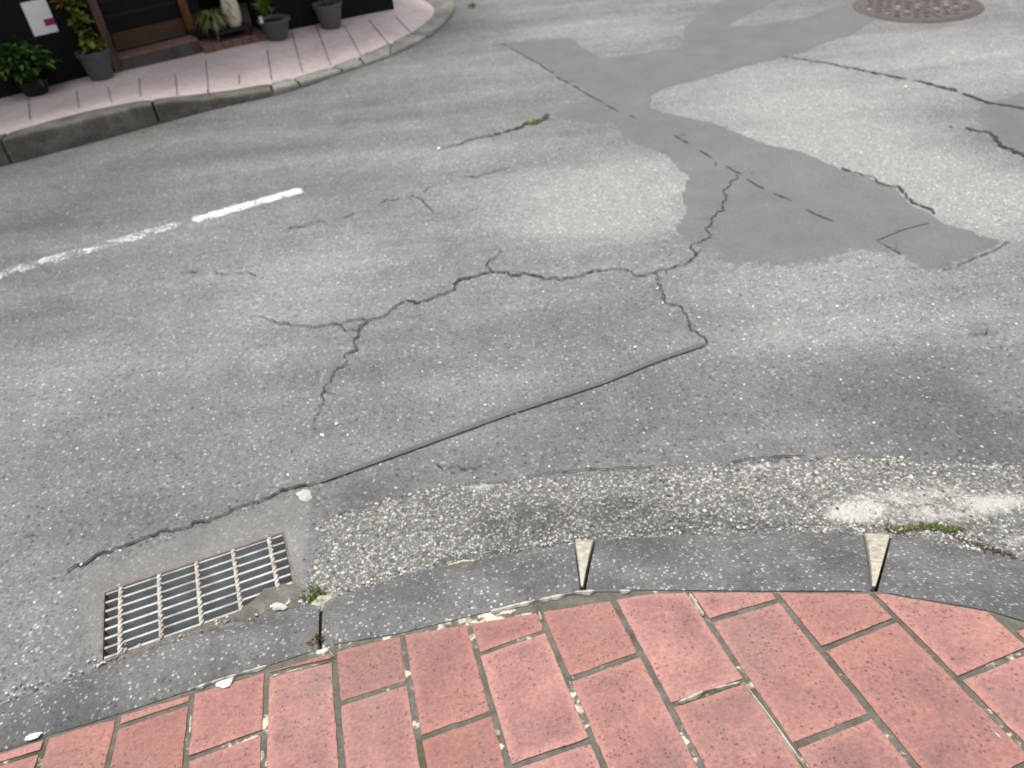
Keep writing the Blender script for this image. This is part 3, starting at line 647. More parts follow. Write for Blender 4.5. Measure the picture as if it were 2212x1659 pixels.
# chips lying on or polished out of the road
for _ in range(1500):
    x, y = random.uniform(-2.2, 3.2), random.uniform(1.0, 4.6)
    if random.random() < .45: x, y = random.uniform(-1.6, 1.8), random.uniform(.95, 2.0)
    if inside(np.array([[x, y]]), gpoly)[0] or inside(np.array([[x, y]]), hole)[0]: continue
    if abs(y - 1.1) < .1 and -.3 < x < 1.3: continue
    pebble(x, y, .0005, random.uniform(.0014, .0036), np.array((.52, .51, .49)) * random.uniform(.6, 1.2), .45)
for px, py, r in ((948, 322, .011), (697, 942, .006), (727, 918, .005), (752, 942, .004), (1420, 625, .005), (1455, 600, .004), (177, 1222, .006), (2015, 660, .004), (1808, 664, .006), (1372, 752, .006), (1510, 688, .004), (1115, 798, .004), (1232, 1180, .006), (1210, 1265, .005), (1955, 190, .012)):
    p = g(px, py); pebble(p[0], p[1], .004, r, np.array((.66, .65, .62)), .6)
for _ in range(420):                       # along the kerb foot and in the joints
    t = random.random(); L = gp([(0, 1512), (243, 1425), (625, 1311), (901, 1227), (1179, 1176), (1284, 1161), (1640, 1143), (1900, 1140), (2212, 1200)]); n = len(L) - 1; i = min(int(t * n), n - 1); u = t * n - i
    p = L[i] * (1 - u) + L[i + 1] * u + RNG.normal(0, .012, 2); pebble(p[0], p[1], .007, random.uniform(.0016, .004), PAL[RNG.choice(8, p=PW)], .7)
grit = link('loose_gravel', mesh_of(np.vstack(SV), SF, 'loose_gravel', {'col': np.vstack(SC)}), M['stone'])
tag(grit, 'pale and grey stone chips bedded along the gutter and scattered over the tarmac', 'gravel', kind='stuff')

# ------------------------------------------------------------------ street drain
drain = tag(empty('storm_drain', (0, 0, 0)), 'rectangular steel street drain grate set in the gutter tarmac beside the kerb', 'drain grate')
cen = TL + U * GL / 2 + V_ * GW / 2
def dpt(u, v, z): return TL + U * (u * GL) + V_ * (v * GW) + np.array([0, 0, z])
sheet('concrete_surround', gp([(150, 1262), (175, 1225), (330, 1168), (500, 1108), (620, 1066), (690, 1050), (688, 1180), (680, 1290), (620, 1322), (430, 1372), (260, 1432), (196, 1452), (160, 1420)]), .0038, M['collar'], drain, .014, .03, .004, .07, hole=hole)
mb = MB(); q = [dpt(0, 0, 0), dpt(1, 0, 0), dpt(1, 1, 0), dpt(0, 1, 0)]; lowq = [p - np.array([0, 0, .24]) for p in q]
mb.add([p + np.array([0, 0, .0036]) for p in q] + lowq, [(0, 1, 5, 4), (1, 2, 6, 5), (2, 3, 7, 6), (3, 0, 4, 7), (4, 5, 6, 7)]); mb.build('pit', M['pit'], drain)
fr = MB()
for a, b, c in ((.5, -.012, 0), (.5, 1.012, 0)): fr.box(dpt(a, b, -.012), (GL * .5 + .004, .0025, .017), U, V_)
for a in (-.006, 1.006): fr.box(dpt(a, .5, -.012), (.0025, GW * .5, .017), U, V_)
fr.build('frame', M['frame'], drain)
NB = 8
for k in range(NB):
    v = (k + .1) / (NB - .6); mb = MB()
    mb.box(dpt(.5, v, -.02), (GL * .496, .0011, .02), U, V_ + np.array([0, 0, 0])); o = mb.build('bearing_bar', M['plate'], drain)
    cap = MB(); cap.box(dpt(.5, v, .0006), (GL * .496, .0029, .0014), U, V_, bev=.0006); cap.build('bar_edge', M['steel'], o)
for k in range(5):
    u = .085 + k * .208; mb = MB(); n = 60; vs = []; fs = []
    for i in range(n + 1):
        t = i / n; c = dpt(u, t, .0034); a = t * math.pi * 7
        for s in range(4):
            an = a + s * math.pi / 2; vs.append(c + (U * math.cos(an) + np.array([0, 0, 1]) * math.sin(an)) * .0052)
    for i in range(n):
        for s in range(4): fs.append((i * 4 + s, i * 4 + (s + 1) % 4, i * 4 + 4 + (s + 1) % 4, i * 4 + 4 + s))
    mb.add(vs, fs); mb.build('cross_rod', M['rust'], drain)
# silt washed over the grate's corner
def mound(poly_px, name, mat, h, parent=None, z=.002, step=.01):
    b = jitter(resample(gp(poly_px), step, True), .005, 25, random.random() * 9); lo, hi = b.min(0), b.max(0); gx, gy = np.meshgrid(np.arange(lo[0], hi[0], .009), np.arange(lo[1], hi[1], .009)); I = np.c_[gx.ravel(), gy.ravel()]; I = I[inside(I, b)]; I = I[dist_to(I, b) > .004]
    vs, es, fs, *_ = geometry.delaunay_2d_cdt([Vector(p) for p in b] + [Vector(p) for p in I], [(i, (i + 1) % len(b)) for i in range(len(b))], [], 1, 1e-6)
    V = np.array([(v.x, v.y) for v in vs]); d = dist_to(V, b); zz = z + h * (1 - np.exp(-d / .02)) * (1 + .5 * np.array([noise.fractal(Vector((x * 60, y * 60, 3)), 1, 2, 3) for x, y in V])); zz[d < 1e-4] = z - .003
    fs = [f if np.cross(V[f[1]] - V[f[0]], V[f[2]] - V[f[0]]) > 0 else f[::-1] for f in fs]
    return link(name, mesh_of(np.c_[V, zz], fs, name, {'wear': np.zeros(len(V))}, True), M[mat], parent)
mound([(240, 1420), (400, 1366), (500, 1332), (545, 1300), (575, 1272), (612, 1262), (650, 1262), (690, 1278), (690, 1302), (625, 1316), (417, 1372), (262, 1436)], 'silt', 'silt', .0065, drain, .0035)
st = mound([(580, 1313), (590, 1303), (612, 1305), (624, 1314), (612, 1322), (590, 1322)], 'stone', 'white_mortar', .012, None, .008, .006); tag(st, 'pale lump of broken mortar lying on silt between the drain grate and the kerb', 'stone')
st = mound([(672, 1312), (690, 1294), (716, 1287), (722, 1296), (705, 1318), (690, 1330)], 'stone', 'cream', .014, None, .012, .006); tag(st, 'cream mortar chunk wedged in the kerb joint below the green grass tuft', 'stone')
st = mound([(640, 1068), (655, 1058), (672, 1064), (676, 1080), (660, 1090), (645, 1084)], 'stone', 'white_mortar', .006, None, .004, .006); tag(st, 'flat white fleck of mortar above the drain grate beside the bitumen seam', 'stone')
mb = MB(); p = [g(x, y, .014) for x, y in ((968, 1221), (1000, 1212), (1045, 1211))]; mb.tube(p, [.0022, .0028, .0012], 6); tag(mb.build('straw', M['straw'], smooth=True), 'pale dry straw lying at the foot of the dark kerb', 'straw')
def scrap(px, py, r, z, name, label, onp=True):
    P = pv(px, py) if onp else g(px, py, z); n = 12; vs = [(P[0], P[1], P[2] + .006)]; fs = []
    for i in range(n):
        a = 2 * math.pi * i / n; rr = r * random.uniform(.55, 1.25); x, y = P[0] + rr * math.cos(a) * 1.5, P[1] + rr * math.sin(a) * .7; vs.append((x, y, (pz(x, y) if onp else z) + .001 + random.random() * .005))
    for i in range(n): fs.append((0, 1 + i, 1 + (i + 1) % n))
    mb = MB(); mb.add(vs, fs); return tag(mb.build(name, M['paper']), label, 'litter')
scrap(486, 1478, .016, 0, 'paper_scrap', 'torn white scrap on a red brick beside the kerb below the drain grate'); scrap(72, 1592, .013, .03, 'paper_scrap', 'small white scrap on the kerb edge at the lower left', True)

# ------------------------------------------------------------------ weeds
def tuft(name, P, n, L, spread, cols, label, wdt=.0035, droop=.9, cat='weed'):
    mb = MB()
    for _ in range(n):
        a = random.random() * 6.28; tilt = random.uniform(.15, 1.1); r = spread * math.sqrt(random.random()) * .5; b = (P[0] + r * math.cos(a * 3.1), P[1] + r * math.sin(a * 3.1), P[2] - .002)
        c = np.array(random.choice(cols)) * random.uniform(.7, 1.25); mb.leaf(b, (math.cos(a) * tilt, math.sin(a) * tilt, 1), L * random.uniform(.5, 1.15), wdt * random.uniform(.7, 1.3), droop, tuple(c), 4)
    return tag(mb.build(name, M['leaf'], color=True), label, cat)
GRN = [(.07, .13, .02), (.10, .17, .03), (.05, .10, .015), (.15, .19, .05)]
tuft('grass_tuft', g(680, 1288, .004), 70, .026, .042, GRN, 'bright green grass tuft in the gutter right of the drain grate')
tuft('weed', pv(684, 1384), 26, .016, .03, [(.12, .05, .03), (.08, .10, .03), (.16, .10, .06)], 'tiny reddish weed in the joint between kerb stones and red bricks')
tuft('weed', g(1152, 266, 0), 40, .03, .06, [(.24, .30, .06), (.17, .24, .04)], 'yellow green weed growing in the dark joint in the middle of the road', .007)
tuft('weed', g(1020, 14, 0), 60, .04, .07, [(.20, .18, .09), (.26, .23, .13), (.10, .12, .04)], 'dry brown weeds at the corner beyond the rounded end of the opposite kerb', .006)
tuft('weed', g(318, 282, 0), 22, .016, .07, [(.20, .27, .08), (.26, .30, .12)], 'pale green weed at the foot of the opposite kerb', .005)
mb = MB()
for _ in range(430):
    t = random.random(); px = 1915 + 165 * t; py = 1141 + 4 * math.sin(t * 9) + random.gauss(0, 3.2); P = g(px, py, .005); a = random.random() * 6.28
    c = np.array(random.choice(GRN + [(.14, .06, .035)] * (3 if (t < .15) else 1))) * random.uniform(.6, 1.2); mb.leaf(P, (math.cos(a), math.sin(a), .9), random.uniform(.004, .010), random.uniform(.0022, .0042), .8, tuple(c * .8), 3)
tag(mb.build('moss', M['leaf'], color=True), 'green moss strip along the foot of the dark kerb at the right', 'moss')
mb = MB()
for _ in range(70):
    px = random.uniform(2070, 2190); py = 1150 + (px - 2070) * .32 + random.gauss(0, 2.5) + 14; P = g(px, py, .006); a = random.random() * 6.28
    mb.leaf(P, (math.cos(a), math.sin(a), .7), random.uniform(.004, .01), random.uniform(.003, .006), .8, tuple(np.array(random.choice([(.09, .05, .035), (.08, .06, .04), (.12, .09, .06)])) * random.uniform(.6, 1.1)), 3)
tag(mb.build('moss', M['leaf'], color=True), 'reddish brown dry moss along the kerb at the right edge', 'moss')
for dx0, dx1, nn in ((1005, 640, 130), (1110, 1640, 90)):
    pass

# ------------------------------------------------------------------ manhole cover
mc = g(1997, 8); R = .375; mc = np.array([2.755, 5.06, 0])
mh = tag(empty('manhole_cover', (mc[0], mc[1], 0)), 'round brown iron manhole cover with pale worn studs in the road', 'manhole cover')
mb = MB(); mb.lathe([(R, -.02), (R, .002), (R - .004, .006), (R - .022, .006), (R - .026, .002), (R - .03, .002), (R - .034, .0065), (R - .06, .0075), (0.01, .0075)], 64, (0, 0, 0)); mb.build('lid', M['iron'], mh, smooth=True)
for i in range(-5, 6):
    for j in range(-4, 5):
        x, y = i * .06 + (j % 2) * .03, j * .062
        if math.hypot(x, y) > R - .075: continue
        s = MB(); s.box((x, y, .009), (.017, .011, .0035), (math.cos(i + j), math.sin(i + j), 0), (-math.sin(i + j), math.cos(i + j), 0), bev=.002); s.build('stud', M['iron_worn'] if (i * 7 + j * 3) % 5 < 2 and j in (-2, -1, 0) else M['iron'], mh)
s = MB(); s.box((0, 0, .0085), (.011, R - .075, .003), bev=.002); s.build('rib', M['iron'], mh)

# ------------------------------------------------------------------ opposite kerb and pavement
base_px = [(0, 360), (174, 315), (342, 268), (410, 250), (481, 232), (584, 210), (658, 190), (735, 161), (795, 142), (848, 122), (922, 87), (960, 57), (984, 26), (984, 10), (970, -6), (940, -22)]
hts = [.128, .123, .117, .082, .052, .045, .036, .028, .026, .025, .03, .03, .03, .03, .03, .03]
kb = [g(*p) for p in base_px]
d0 = kb[0] - kb[1]; d0 /= np.linalg.norm(d0); kb = [kb[0] + d0 * 6] + kb; hts = [.13] + hts
kbs = smooth_line([np.array([p[0], p[1], h]) for p, h in zip(kb, hts)], 2)
inner_k_px = [(0, 292), (159, 245), (315, 214), (430, 203), (523, 191), (590, 177), (658, 161), (719, 142), (781, 118), (842, 93), (890, 69), (926, 44), (940, 23), (930, 8), (905, -6), (880, -20)]
ki = [g(*p, h) for p, h in zip(inner_k_px, hts[1:])]; ki = [ki[0] + d0 * 6] + ki
kis = smooth_line([np.array([p[0], p[1], h]) for p, h in zip(ki, hts)], 2)
def arc(L):
    L = np.array(L); d = np.r_[0, np.cumsum(np.linalg.norm(np.diff(L[:, :2], axis=0), axis=1))]; return L, d / d[-1]
LB, tb_ = arc(kbs); LI, ti_ = arc(kis)
def along(L, T, t): return np.array([np.interp(t, T, L[:, k]) for k in range(3)])
far_kerb = tag(empty('kerb'), kind='structure')
def tpar(px, py):                       # parameter along the kerb base nearest a picture point
    p = g(px, py)[:2]; d = np.linalg.norm(LB[:, :2] - p, axis=1); i = int(d.argmin()); return tb_[i]
def tin(P): d = np.linalg.norm(LI[:, :2] - np.asarray(P)[:2], axis=1); return ti_[int(d.argmin())]
cuts_px = [(342, 268), (584, 210), (658, 190), (735, 161), (795, 142), (848, 122), (922, 87), (978, 34)]
T0 = tpar(0, 360); cuts = [0, T0 * .33, T0 * .66, T0 * .985] + [tpar(*p) for p in cuts_px] + [1.0]
# match the inner edge parameter piecewise, so that joints run across the kerb
pairs = [(0, 0), (T0, tin(ki[1]))] + [(tpar(*b), tin(ki[i + 1])) for i, b in enumerate(base_px) if i in (2, 5, 7, 9, 10, 12)] + [(1, 1)]
pairs = sorted(set(pairs)); PX = np.array([p[0] for p in pairs]); PY = np.maximum.accumulate(np.array([p[1] for p in pairs]))
for k in range(len(cuts) - 1):
    a, b = cuts[k] + .0006, cuts[k + 1] - .0006; n = max(6, int((b - a) * 160)); rows = []
    for i in range(n + 1):
        t = a + (b - a) * i / n; A = along(LB, tb_, t); B = along(LI, ti_, np.interp(t, PX, PY)); h = A[2]; e = -.004 if i in (0, n) else 0
        v = B[:2] - A[:2]; row = [(A[0], A[1], -.1)]
        for u, z in ((0, h * .05), (.02, h - .014), (.07, h - .004), (.16, h), (.6, h + .001), (.97, h), (1, h - .05)):
            p = A[:2] + v * u; row.append((p[0], p[1], z + (B[2] - h) * u * (1 if z > h * .5 else 0) + e + .0015 * noise.noise(Vector((p[0] * 14, p[1] * 14, z * 9)))))
        rows.append(row)
    m = len(rows[0]); vs = [p for r in rows for p in r]; fs = [(i * m + j, (i + 1) * m + j, (i + 1) * m + j + 1, i * m + j + 1) for i in range(n) for j in range(m - 1)] + [tuple(range(m))[::-1], tuple(n * m + j for j in range(m))]
    mb = MB(); mb.add(vs, fs); mb.build('kerb_stone', M['old_kerb' if k < 5 else 'grey_kerb'], far_kerb, smooth=True)
# wall line of the shop
ZP = .13
WL = g(0, 218, ZP); WR = g(860, 15, .075); WU = (WR - WL)[:2]; WLEN = np.linalg.norm(WU); WU /= WLEN; WN = np.array([WU[1], -WU[0]])       # WN points to the road
def wp(s, off=0.0, z=0.0): p = WL[:2] + WU * s + WN * off; return np.array([p[0], p[1], z])
U3 = np.array([*WU, 0]); N3 = np.array([*WN, 0]); Z3 = np.array([0, 0, 1.0])
def s_of(px, py, z=ZP): p = g(px, py, z)[:2]; return (p - WL[:2]) @ WU
def zwall(s): return float(np.interp(s, [1.3, 2.0, WLEN], [ZP, .105, .075]))
# pavement surface: loft from kerb inner edge to the wall
nP = 150; rows = []
for i in range(nP + 1):
    t = i / nP; B = along(LI, ti_, t); s = (B[:2] - WL[:2]) @ WU; e = np.array([*(WL[:2] + WU * s - WN * 1.1)]); zw = zwall(s)
    tw = (B[:2] - e) / np.linalg.norm(B[:2] - e) * .02; B = np.array([B[0] + tw[0], B[1] + tw[1], B[2] - .003])
    rows.append([(B[0] + (e[0] - B[0]) * u, B[1] + (e[1] - B[1]) * u, B[2] - .002 + (zw - B[2]) * min(1, u * 1.9)) for u in np.linspace(0, 1, 14)])
m = 14; vs = [p for r in rows for p in r]; fs = [(i * m + j, (i + 1) * m + j, (i + 1) * m + j + 1, i * m + j + 1) for i in range(nP) for j in range(m - 1)]
side = tag(link('sidewalk', mesh_of(vs, fs, 'sidewalk', None, True), M['slab']), kind='structure')
from mathutils.bvhtree import BVHTree
SBVH = BVHTree.FromPolygons([tuple(map(float, v)) for v in vs], fs)
def zside(P):
    h = SBVH.ray_cast(Vector((float(P[0]), float(P[1]), 2.0)), Vector((0, 0, -1)))[0]
    return h.z if h else .1
# slab joints
mb = MB()
JT = [((175, 246), (165, 195)), ((245, 230), (232, 185)), ((305, 215), (300, 165)), ((383, 207), (375, 150)), ((448, 200), (441, 120)), ((519, 190), (510, 138)), ((588, 178), (573, 92)), ((655, 160), (628, 62)), ((716, 142), (682, 55)), ((781, 118), (742, 50)), ((842, 93), (795, 36)), ((890, 69), (852, 25)), ((70, 272), (62, 212))]
for A, B in JT:
    a = g(*A, .1 if A[0] < 450 else .04); b = g(*B, .125 if A[0] < 600 else .08); a = a + (b - a) * .05; pts = resample([a[:2], b[:2]], .03); w = .0035 if A[0] > 480 else .003
    s = np.array([-(b - a)[1], (b - a)[0]]); s /= np.linalg.norm(s); vs = []; fs = []
    for i, p in enumerate(pts):
        ww = w * random.uniform(.6, 1.3); z = zside(p) + .0025; vs += [(*(p + s * ww), z), (*(p - s * ww), z)]
        if i: fs.append((2 * i - 2, 2 * i - 1, 2 * i + 1, 2 * i))
    mb.add(vs, fs)
mb.build('slab_joint', mat_plain('slab_joint_dirt', (.10, .08, .077), (.22, .185, .178), 40), side)

# ------------------------------------------------------------------ shop
shop = tag(empty('shop_building', tuple(wp(0, 0, ZP))), 'black walled shop with a brown wooden doorway and a tiled doorstep', 'shop'); 
def into(o, parent): o.parent = parent; o.matrix_parent_inverse = Matrix.Translation(-Vector(parent.location)); return o
def sbox(s0, s1, o0, o1, z0, z1, bev=0.0, mb=None):
    mb = mb or MB(); mb.box((wp((s0 + s1) / 2, (o0 + o1) / 2, (z0 + z1) / 2)), ((s1 - s0) / 2, abs(o1 - o0) / 2, (z1 - z0) / 2), U3, N3, Z3, bev); return mb
sD0 = s_of(262, 152); sD1 = s_of(585, 74, .12)
zs = ZP + .065
into(sbox(-7, sD0 - .035, -.2, -.06, -.1, 2.5).build('wall', M['black_wall']), shop)
into(sbox(sD1 - .02, WLEN, -.2, -.06, -.1, 2.5).build('wall', M['black_wall']), shop)
into(sbox(sD0 - .034, sD1 - .021, -.14, -.002, 2.15, 2.5).build('wall', M['black_wall']), shop)
side_w = MB(); side_w.box(wp(WLEN - .07, -2.7, 1.2), (.07, 2.55, 1.3), U3, N3, Z3); into(side_w.build('wall', M['black_wall']), shop)
into(sbox(-7, WLEN + .25, -5.3, .16, 2.502, 2.56).build('roof', M['black_wall']), shop)
inn = MB(); sbox(sD0 - .4, sD1 + .3, -2.2, -2.1, -.1, 2.4, 0, inn); sbox(sD0 - .5, sD0 - .4, -2.1, -.15, -.1, 2.4, 0, inn); sbox(sD1 + .3, sD1 + .4, -2.1, -.15, -.1, 2.4, 0, inn); sbox(sD0 - .5, sD1 + .4, -2.1, -.15, 2.4, 2.48, 0, inn)
into(inn.build('interior', M['interior']), shop)
fr = sbox(sD0 - .034, sD0 + .012, -.15, .012, ZP - .02, 2.14, .004).build('door_frame', M['frame_wood']); into(fr, shop)
# sliding door, set back on the doorstep
pl, pr = g(330, 108, zs), g(428, 77, zs); DO = min(((pl[:2] - WL[:2]) @ WN), ((pr[:2] - WL[:2]) @ WN)); DO = -.16
def dplane(px, py): 
    P = on_plane(px, py, wp(0, DO, 0), N3); return (P[:2] - WL[:2]) @ WU, P[2]
d_post0, _ = dplane(403, 74); d_post1, _ = dplane(424, 74); d_l, _ = dplane(292, 110)
zt = dplane(345, 50)[1]; zb = dplane(360, 88)[1]; print('door', DO, d_l, d_post0, d_post1, zb, zt, zs, sD0, sD1)
d_r, _ = dplane(446, 60); door = MB(); sbox(d_l - .1, d_r, DO - .03, DO, zb, zt, .003, door); dp = into(door.build('door', M['door_wood']), shop)
gl = sbox(d_l - .1, d_r, DO - .024, DO - .012, zt + .001, 2.1).build('glass', M['glass']); gl.parent = dp
ra = MB()
for k in range(1, 9): sbox(d_l - .1, d_post0, DO - .011, DO - .002, zt + .085 * k, zt + .085 * k + .02, 0, ra)
r_ = ra.build('rail', M['rail']); r_.parent = dp
po = sbox(d_post0 + .004, d_post1 - .006, DO + .001, DO + .035, zs + .03, 2.1, .004).build('door_post', M['post_wood']); into(po, shop)
ft = sbox(d_post0 - .002, d_post1 + .004, DO + .0005, DO + .045, zs + .001, zs + .0295, .003).build('post_foot', M['black']); ft.parent = po
into(sbox(sD0 + .013, d_post0 - .005, DO - .04, DO + .02, zs + .012, zb - .002, .003).build('sill', M['sill']), shop)
into(sbox(sD0 + .013, d_r, DO - .05, DO + .03, zs - .01, zs + .0118).build('threshold', M['black']), shop)
s_e = s_of(447, 112, ZP)
stp = MB(); sbox(sD0 + .015, s_e, -.5, .0, -.05, zs - .001, .006, stp); st_ = into(stp.build('doorstep', M['tile']), shop)
rs = sbox(sD0 + .02, s_e - .004, .0005, .006, -.03, zs - .012).build('step_riser', M['riser']); rs.parent = st_
bk = MB(); s = s_e + .006; i = 0
while s < sD1 + .0:
    for r in range(4): sbox(s, s + .058, -.052 - r * .1, .045 - r * .1, -.05, .146 - (s - s_e) * .03 + random.uniform(-.001, .001), .003, bk)
    s += .063
into(bk.build('brick_strip', M['tile']), shop)

# notice on the wall
def wplane(px, py, off=-.055): P = on_plane(px, py, wp(0, off, 0), N3); return np.array([(P[:2] - WL[:2]) @ WU, P[2]])
c = [wplane(40.6, 4.4), wplane(98.7, -1), wplane(126.7, 67), wplane(76.8, 79.5)]
def wpt(sz, off): return wp(sz[0], off, sz[1])
s0 = (c[0][0] + c[3][0]) / 2; s1 = (c[1][0] + c[2][0]) / 2; z0 = (c[2][1] + c[3][1]) / 2; z1 = (c[0][1] + c[1][1]) / 2
print('notice', s0, s1, z0, z1)
nt_ = tag(empty('notice', tuple(wp((s0 + s1) / 2, -.056, z0))), 'white notice sheet with a magenta square fixed to the black shop wall', 'notice')
into(sbox(s0, s1, -.059, -.054, z0, z1, .001).build('sheet', M['sheet']), nt_)
q0 = wplane(96, 52); q1 = wplane(116, 40)
into(sbox(min(q0[0], q1[0]) + .002, max(q0[0], q1[0]), -.0538, -.0525, min(q0[1], q1[1]) - .012, max(q0[1], q1[1]) + .006).build('square', M['magenta']), nt_)

# planters along the wall
def potted(name, bx, by, topy, wpx_top, wpx_bot, label, mat, zb_=None, square=False):
    P = g(bx, by, ZP if zb_ is None else zb_); P[2] = zside(P); H = height_at(P, topy); dpt_ = depth(P); rt_, rb_ = wpx_top * dpt_ / F / 2, wpx_bot * dpt_ / F / 2
    P[:2] += WN * (-.06 + rt_ * 1.07 + .004 - (P[:2] - WL[:2]) @ WN)
    e = tag(empty(name, tuple(P)), label, 'potted plant', 'planters along the shop wall'); b = MB()
    b.lathe([(rb_ * .94, 0), (rb_, .006), (rt_ * .95, H * .84), (rt_ * 1.03, H * .845), (rt_ * 1.06, H * .99), (rt_ * 1.02, H), (rt_ * .95, H * .99), (rt_ * .9, H * .9)], 30, cap=True)
    o = b.build('pot', M[mat], e, smooth=True)
    sl = MB(); sl.lathe([(rt_ * .9, H * .88), (rt_ * .6, H * .905), (.004, H * .92)], 20); sl.build('soil', M['soil'], o)
    return e, P, H, rt_
def wpx(px, py, P):                      # point at picture position on the wall-parallel plane through P
    return on_plane(px, py, P, N3)
e, P, H, r = potted('potted_plant', 218, 163, 106, 66, 48, 'slate grey pot with a tall climbing vine beside the left door frame', 'pot')
vine = [(204, 104), (196, 96), (190, 78), (182, 62), (176, 48), (170, 36), (160, 20), (152, 6), (146, -14), (140, -40), (138, -80)]
mb = MB(); pts = [wpx(x, y, P) - np.array([*P]) for x, y in vine]; pts = [p + np.array([0, 0, 0]) for p in smooth_line(pts, 2)]; mb.tube(pts, [.004] * len(pts), 6); mb.build('stem', M['frame_wood'], e)
mb = MB(); YG = [(.13, .15, .025), (.17, .18, .035), (.10, .12, .02), (.20, .18, .04)]
cl = [(vine[i], 7) for i in range(len(vine))] + [((205, 100), 26), ((188, 88), 18), ((215, 97), 10), ((178, 44), 10), ((158, 42), 9), ((165, 40), 12), ((150, 8), 22), ((162, 10), 12), ((140, 0), 14), ((184, 70), 10), ((192, 102), 10)]
for (x, y), n in cl:
    for _ in range(n):
        p = wpx(x + random.gauss(0, 5), y + random.gauss(0, 5), P) - P + N3 * random.uniform(-.03, .04); a = random.random() * 6.28
        mb.leaf(p, (math.cos(a), math.sin(a), random.uniform(-.3, .9)), random.uniform(.04, .065), random.uniform(.024, .04), .8, tuple(np.array(random.choice(YG)) * 1.35 * random.uniform(.6, 1.2)), 4)
for x, y in ((186, 101), (188, 104), (124, 2), (128, 6)):
    p = wpx(x, y, P) - P + N3 * .03
    for k in range(5): mb.leaf(p, (math.cos(k * 1.3), math.sin(k * 1.3), .6), .03, .018, .5, (.32, .09, .02), 3)
mb.build('foliage', M['leaf'], e, color=True)
e, P, H, r = potted('potted_plant', 76, 196, 168, 60, 46, 'bushy dark green leafy plant in a black pot below the white notice', 'pot_dark')
mb = MB()
for _ in range(330):
    px = 50 + random.gauss(0, 19); py = 138 + random.gauss(0, 13); p = wpx(px, py, P) - P + N3 * random.uniform(-.06, .06); a = random.random() * 6.28
    d = p - np.array([0, 0, H * .8]); d = d / np.linalg.norm(d) + np.array([math.cos(a), math.sin(a), .2]) * .7
    mb.leaf(p, d, random.uniform(.06, .11), random.uniform(.016, .03), 1.5, tuple(np.array(random.choice([(.035, .10, .014), (.06, .14, .022), (.02, .055, .01), (.02, .05, .01), (.12, .21, .04)])) * random.uniform(.5, 1.4)), 5)
mb.build('foliage', M['leaf'], e, color=True)
mb = MB(); 
for k in range(14):
    a = k * .45; mb.tube([(0, 0, H * .9), (math.cos(a) * .03, math.sin(a) * .03, H * 1.3), (math.cos(a) * .09, math.sin(a) * .05, H * 1.7)], [.003, .0025, .001], 5)
mb.build('stem', mat_plain('green_stem', (.04, .07, .015), (.07, .1, .03)), e)
e, P, H, r = potted('potted_plant', 590, 72, 36, 66, 44, 'dark slate pot with a cream label and upright green leaves right of the doorway', 'pot', .11)
mb = MB()
for _ in range(46):
    px = 572 + random.gauss(0, 7); py = 20 + random.gauss(0, 12); p = wpx(px, py, P) - P + N3 * random.uniform(-.03, .03); a = random.random() * 6.28
    mb.leaf(p, (math.cos(a) * .6, math.sin(a) * .6, 1), random.uniform(.05, .09), random.uniform(.012, .022), .9, tuple(np.array(random.choice([(.10, .17, .025), (.14, .21, .04), (.06, .11, .02)])) * random.uniform(.7, 1.2)), 5)
mb.build('foliage', M['leaf'], e, color=True)
mb = MB(); Q = wpx(564, 43, P + N3 * (r * .95)) - P; mb.box(Q, (.011, .0015, .02), U3, N3, Z3, .001); mb.build('label', M['label'], e)
e, P, H, r = potted('potted_plant', 713, 48, 5, 60, 42, 'grey pot with thin stems standing by the right end of the wall', 'pot_warm', .1)
mb = MB()
for k in range(16):
    a = k * .8; t = .25 + .2 * random.random(); q = np.array([math.cos(a) * r * .4, math.sin(a) * r * .4, H * .9]); w = q + np.array([math.cos(a) * .07 * random.random(), math.sin(a) * .05, t * .6]); mb.tube([q, (q + w) / 2 + [0.01, 0, .02], w], [.003, .0025, .0015], 5, (.13, .13, .05))
    for _ in range(5): mb.leaf(w + RNG.normal(0, .02, 3), (math.cos(a * 2.3), math.sin(a * 1.7), .3), .05, .018, 1.0, (.07, .12, .03), 4)
mb.build('foliage', M['leaf'], e, color=True)

# low stand with figurine and small plant
zst = .146; ztp = zst + .0505
FP = g(509, 57, ztp); PP = g(469, 63, ztp)
oF = (FP[:2] - WL[:2]) @ WN; sF = (FP[:2] - WL[:2]) @ WU; sPl = (PP[:2] - WL[:2]) @ WU; oPl = (PP[:2] - WL[:2]) @ WN; print('stand', sF, oF, sPl, oPl)
sA, sB, oA = sPl - .055, sF + .085, max(oF, oPl) + .06
stand = tag(empty('plant_stand', tuple(wp((sA + sB) / 2, oA, zst))), 'low dark wooden stand right of the door carrying the cream figurine and a small plant', 'stand')
tp = MB(); sbox(sA, sB, oA - .17, oA, zst + .034, zst + .05, .003, tp); into(tp.build('top', M['black']), stand)
for s_ in (sA + .012, sB - .012):
    for o_ in (oA - .012, oA - .158): into(sbox(s_ - .009, s_ + .009, o_ - .009, o_ + .009, zst - .02, zst + .0335).build('leg', M['post_wood' if s_ < (sA + sB) / 2 else 'black']), stand)
dz_ = depth(FP); rr = 37 * dz_ / F / 2
fig = tag(empty('figurine', tuple(FP)), 'cream glazed ceramic figurine with dark brush strokes and a red collar', 'figurine')
mb = MB(); mb.lathe([(rr * .55, 0), (rr * .72, .008), (rr * .93, .04), (rr * 1.0, .08), (rr * .97, .125), (rr * .86, .165), (rr * .66, .195)], 30, sx=1, sy=.85)
mb.lathe([(rr * .62, .202), (rr * .84, .222), (rr * .92, .26), (rr * .8, .30), (rr * .45, .33), (.004, .34)], 30, sx=1, sy=.85)
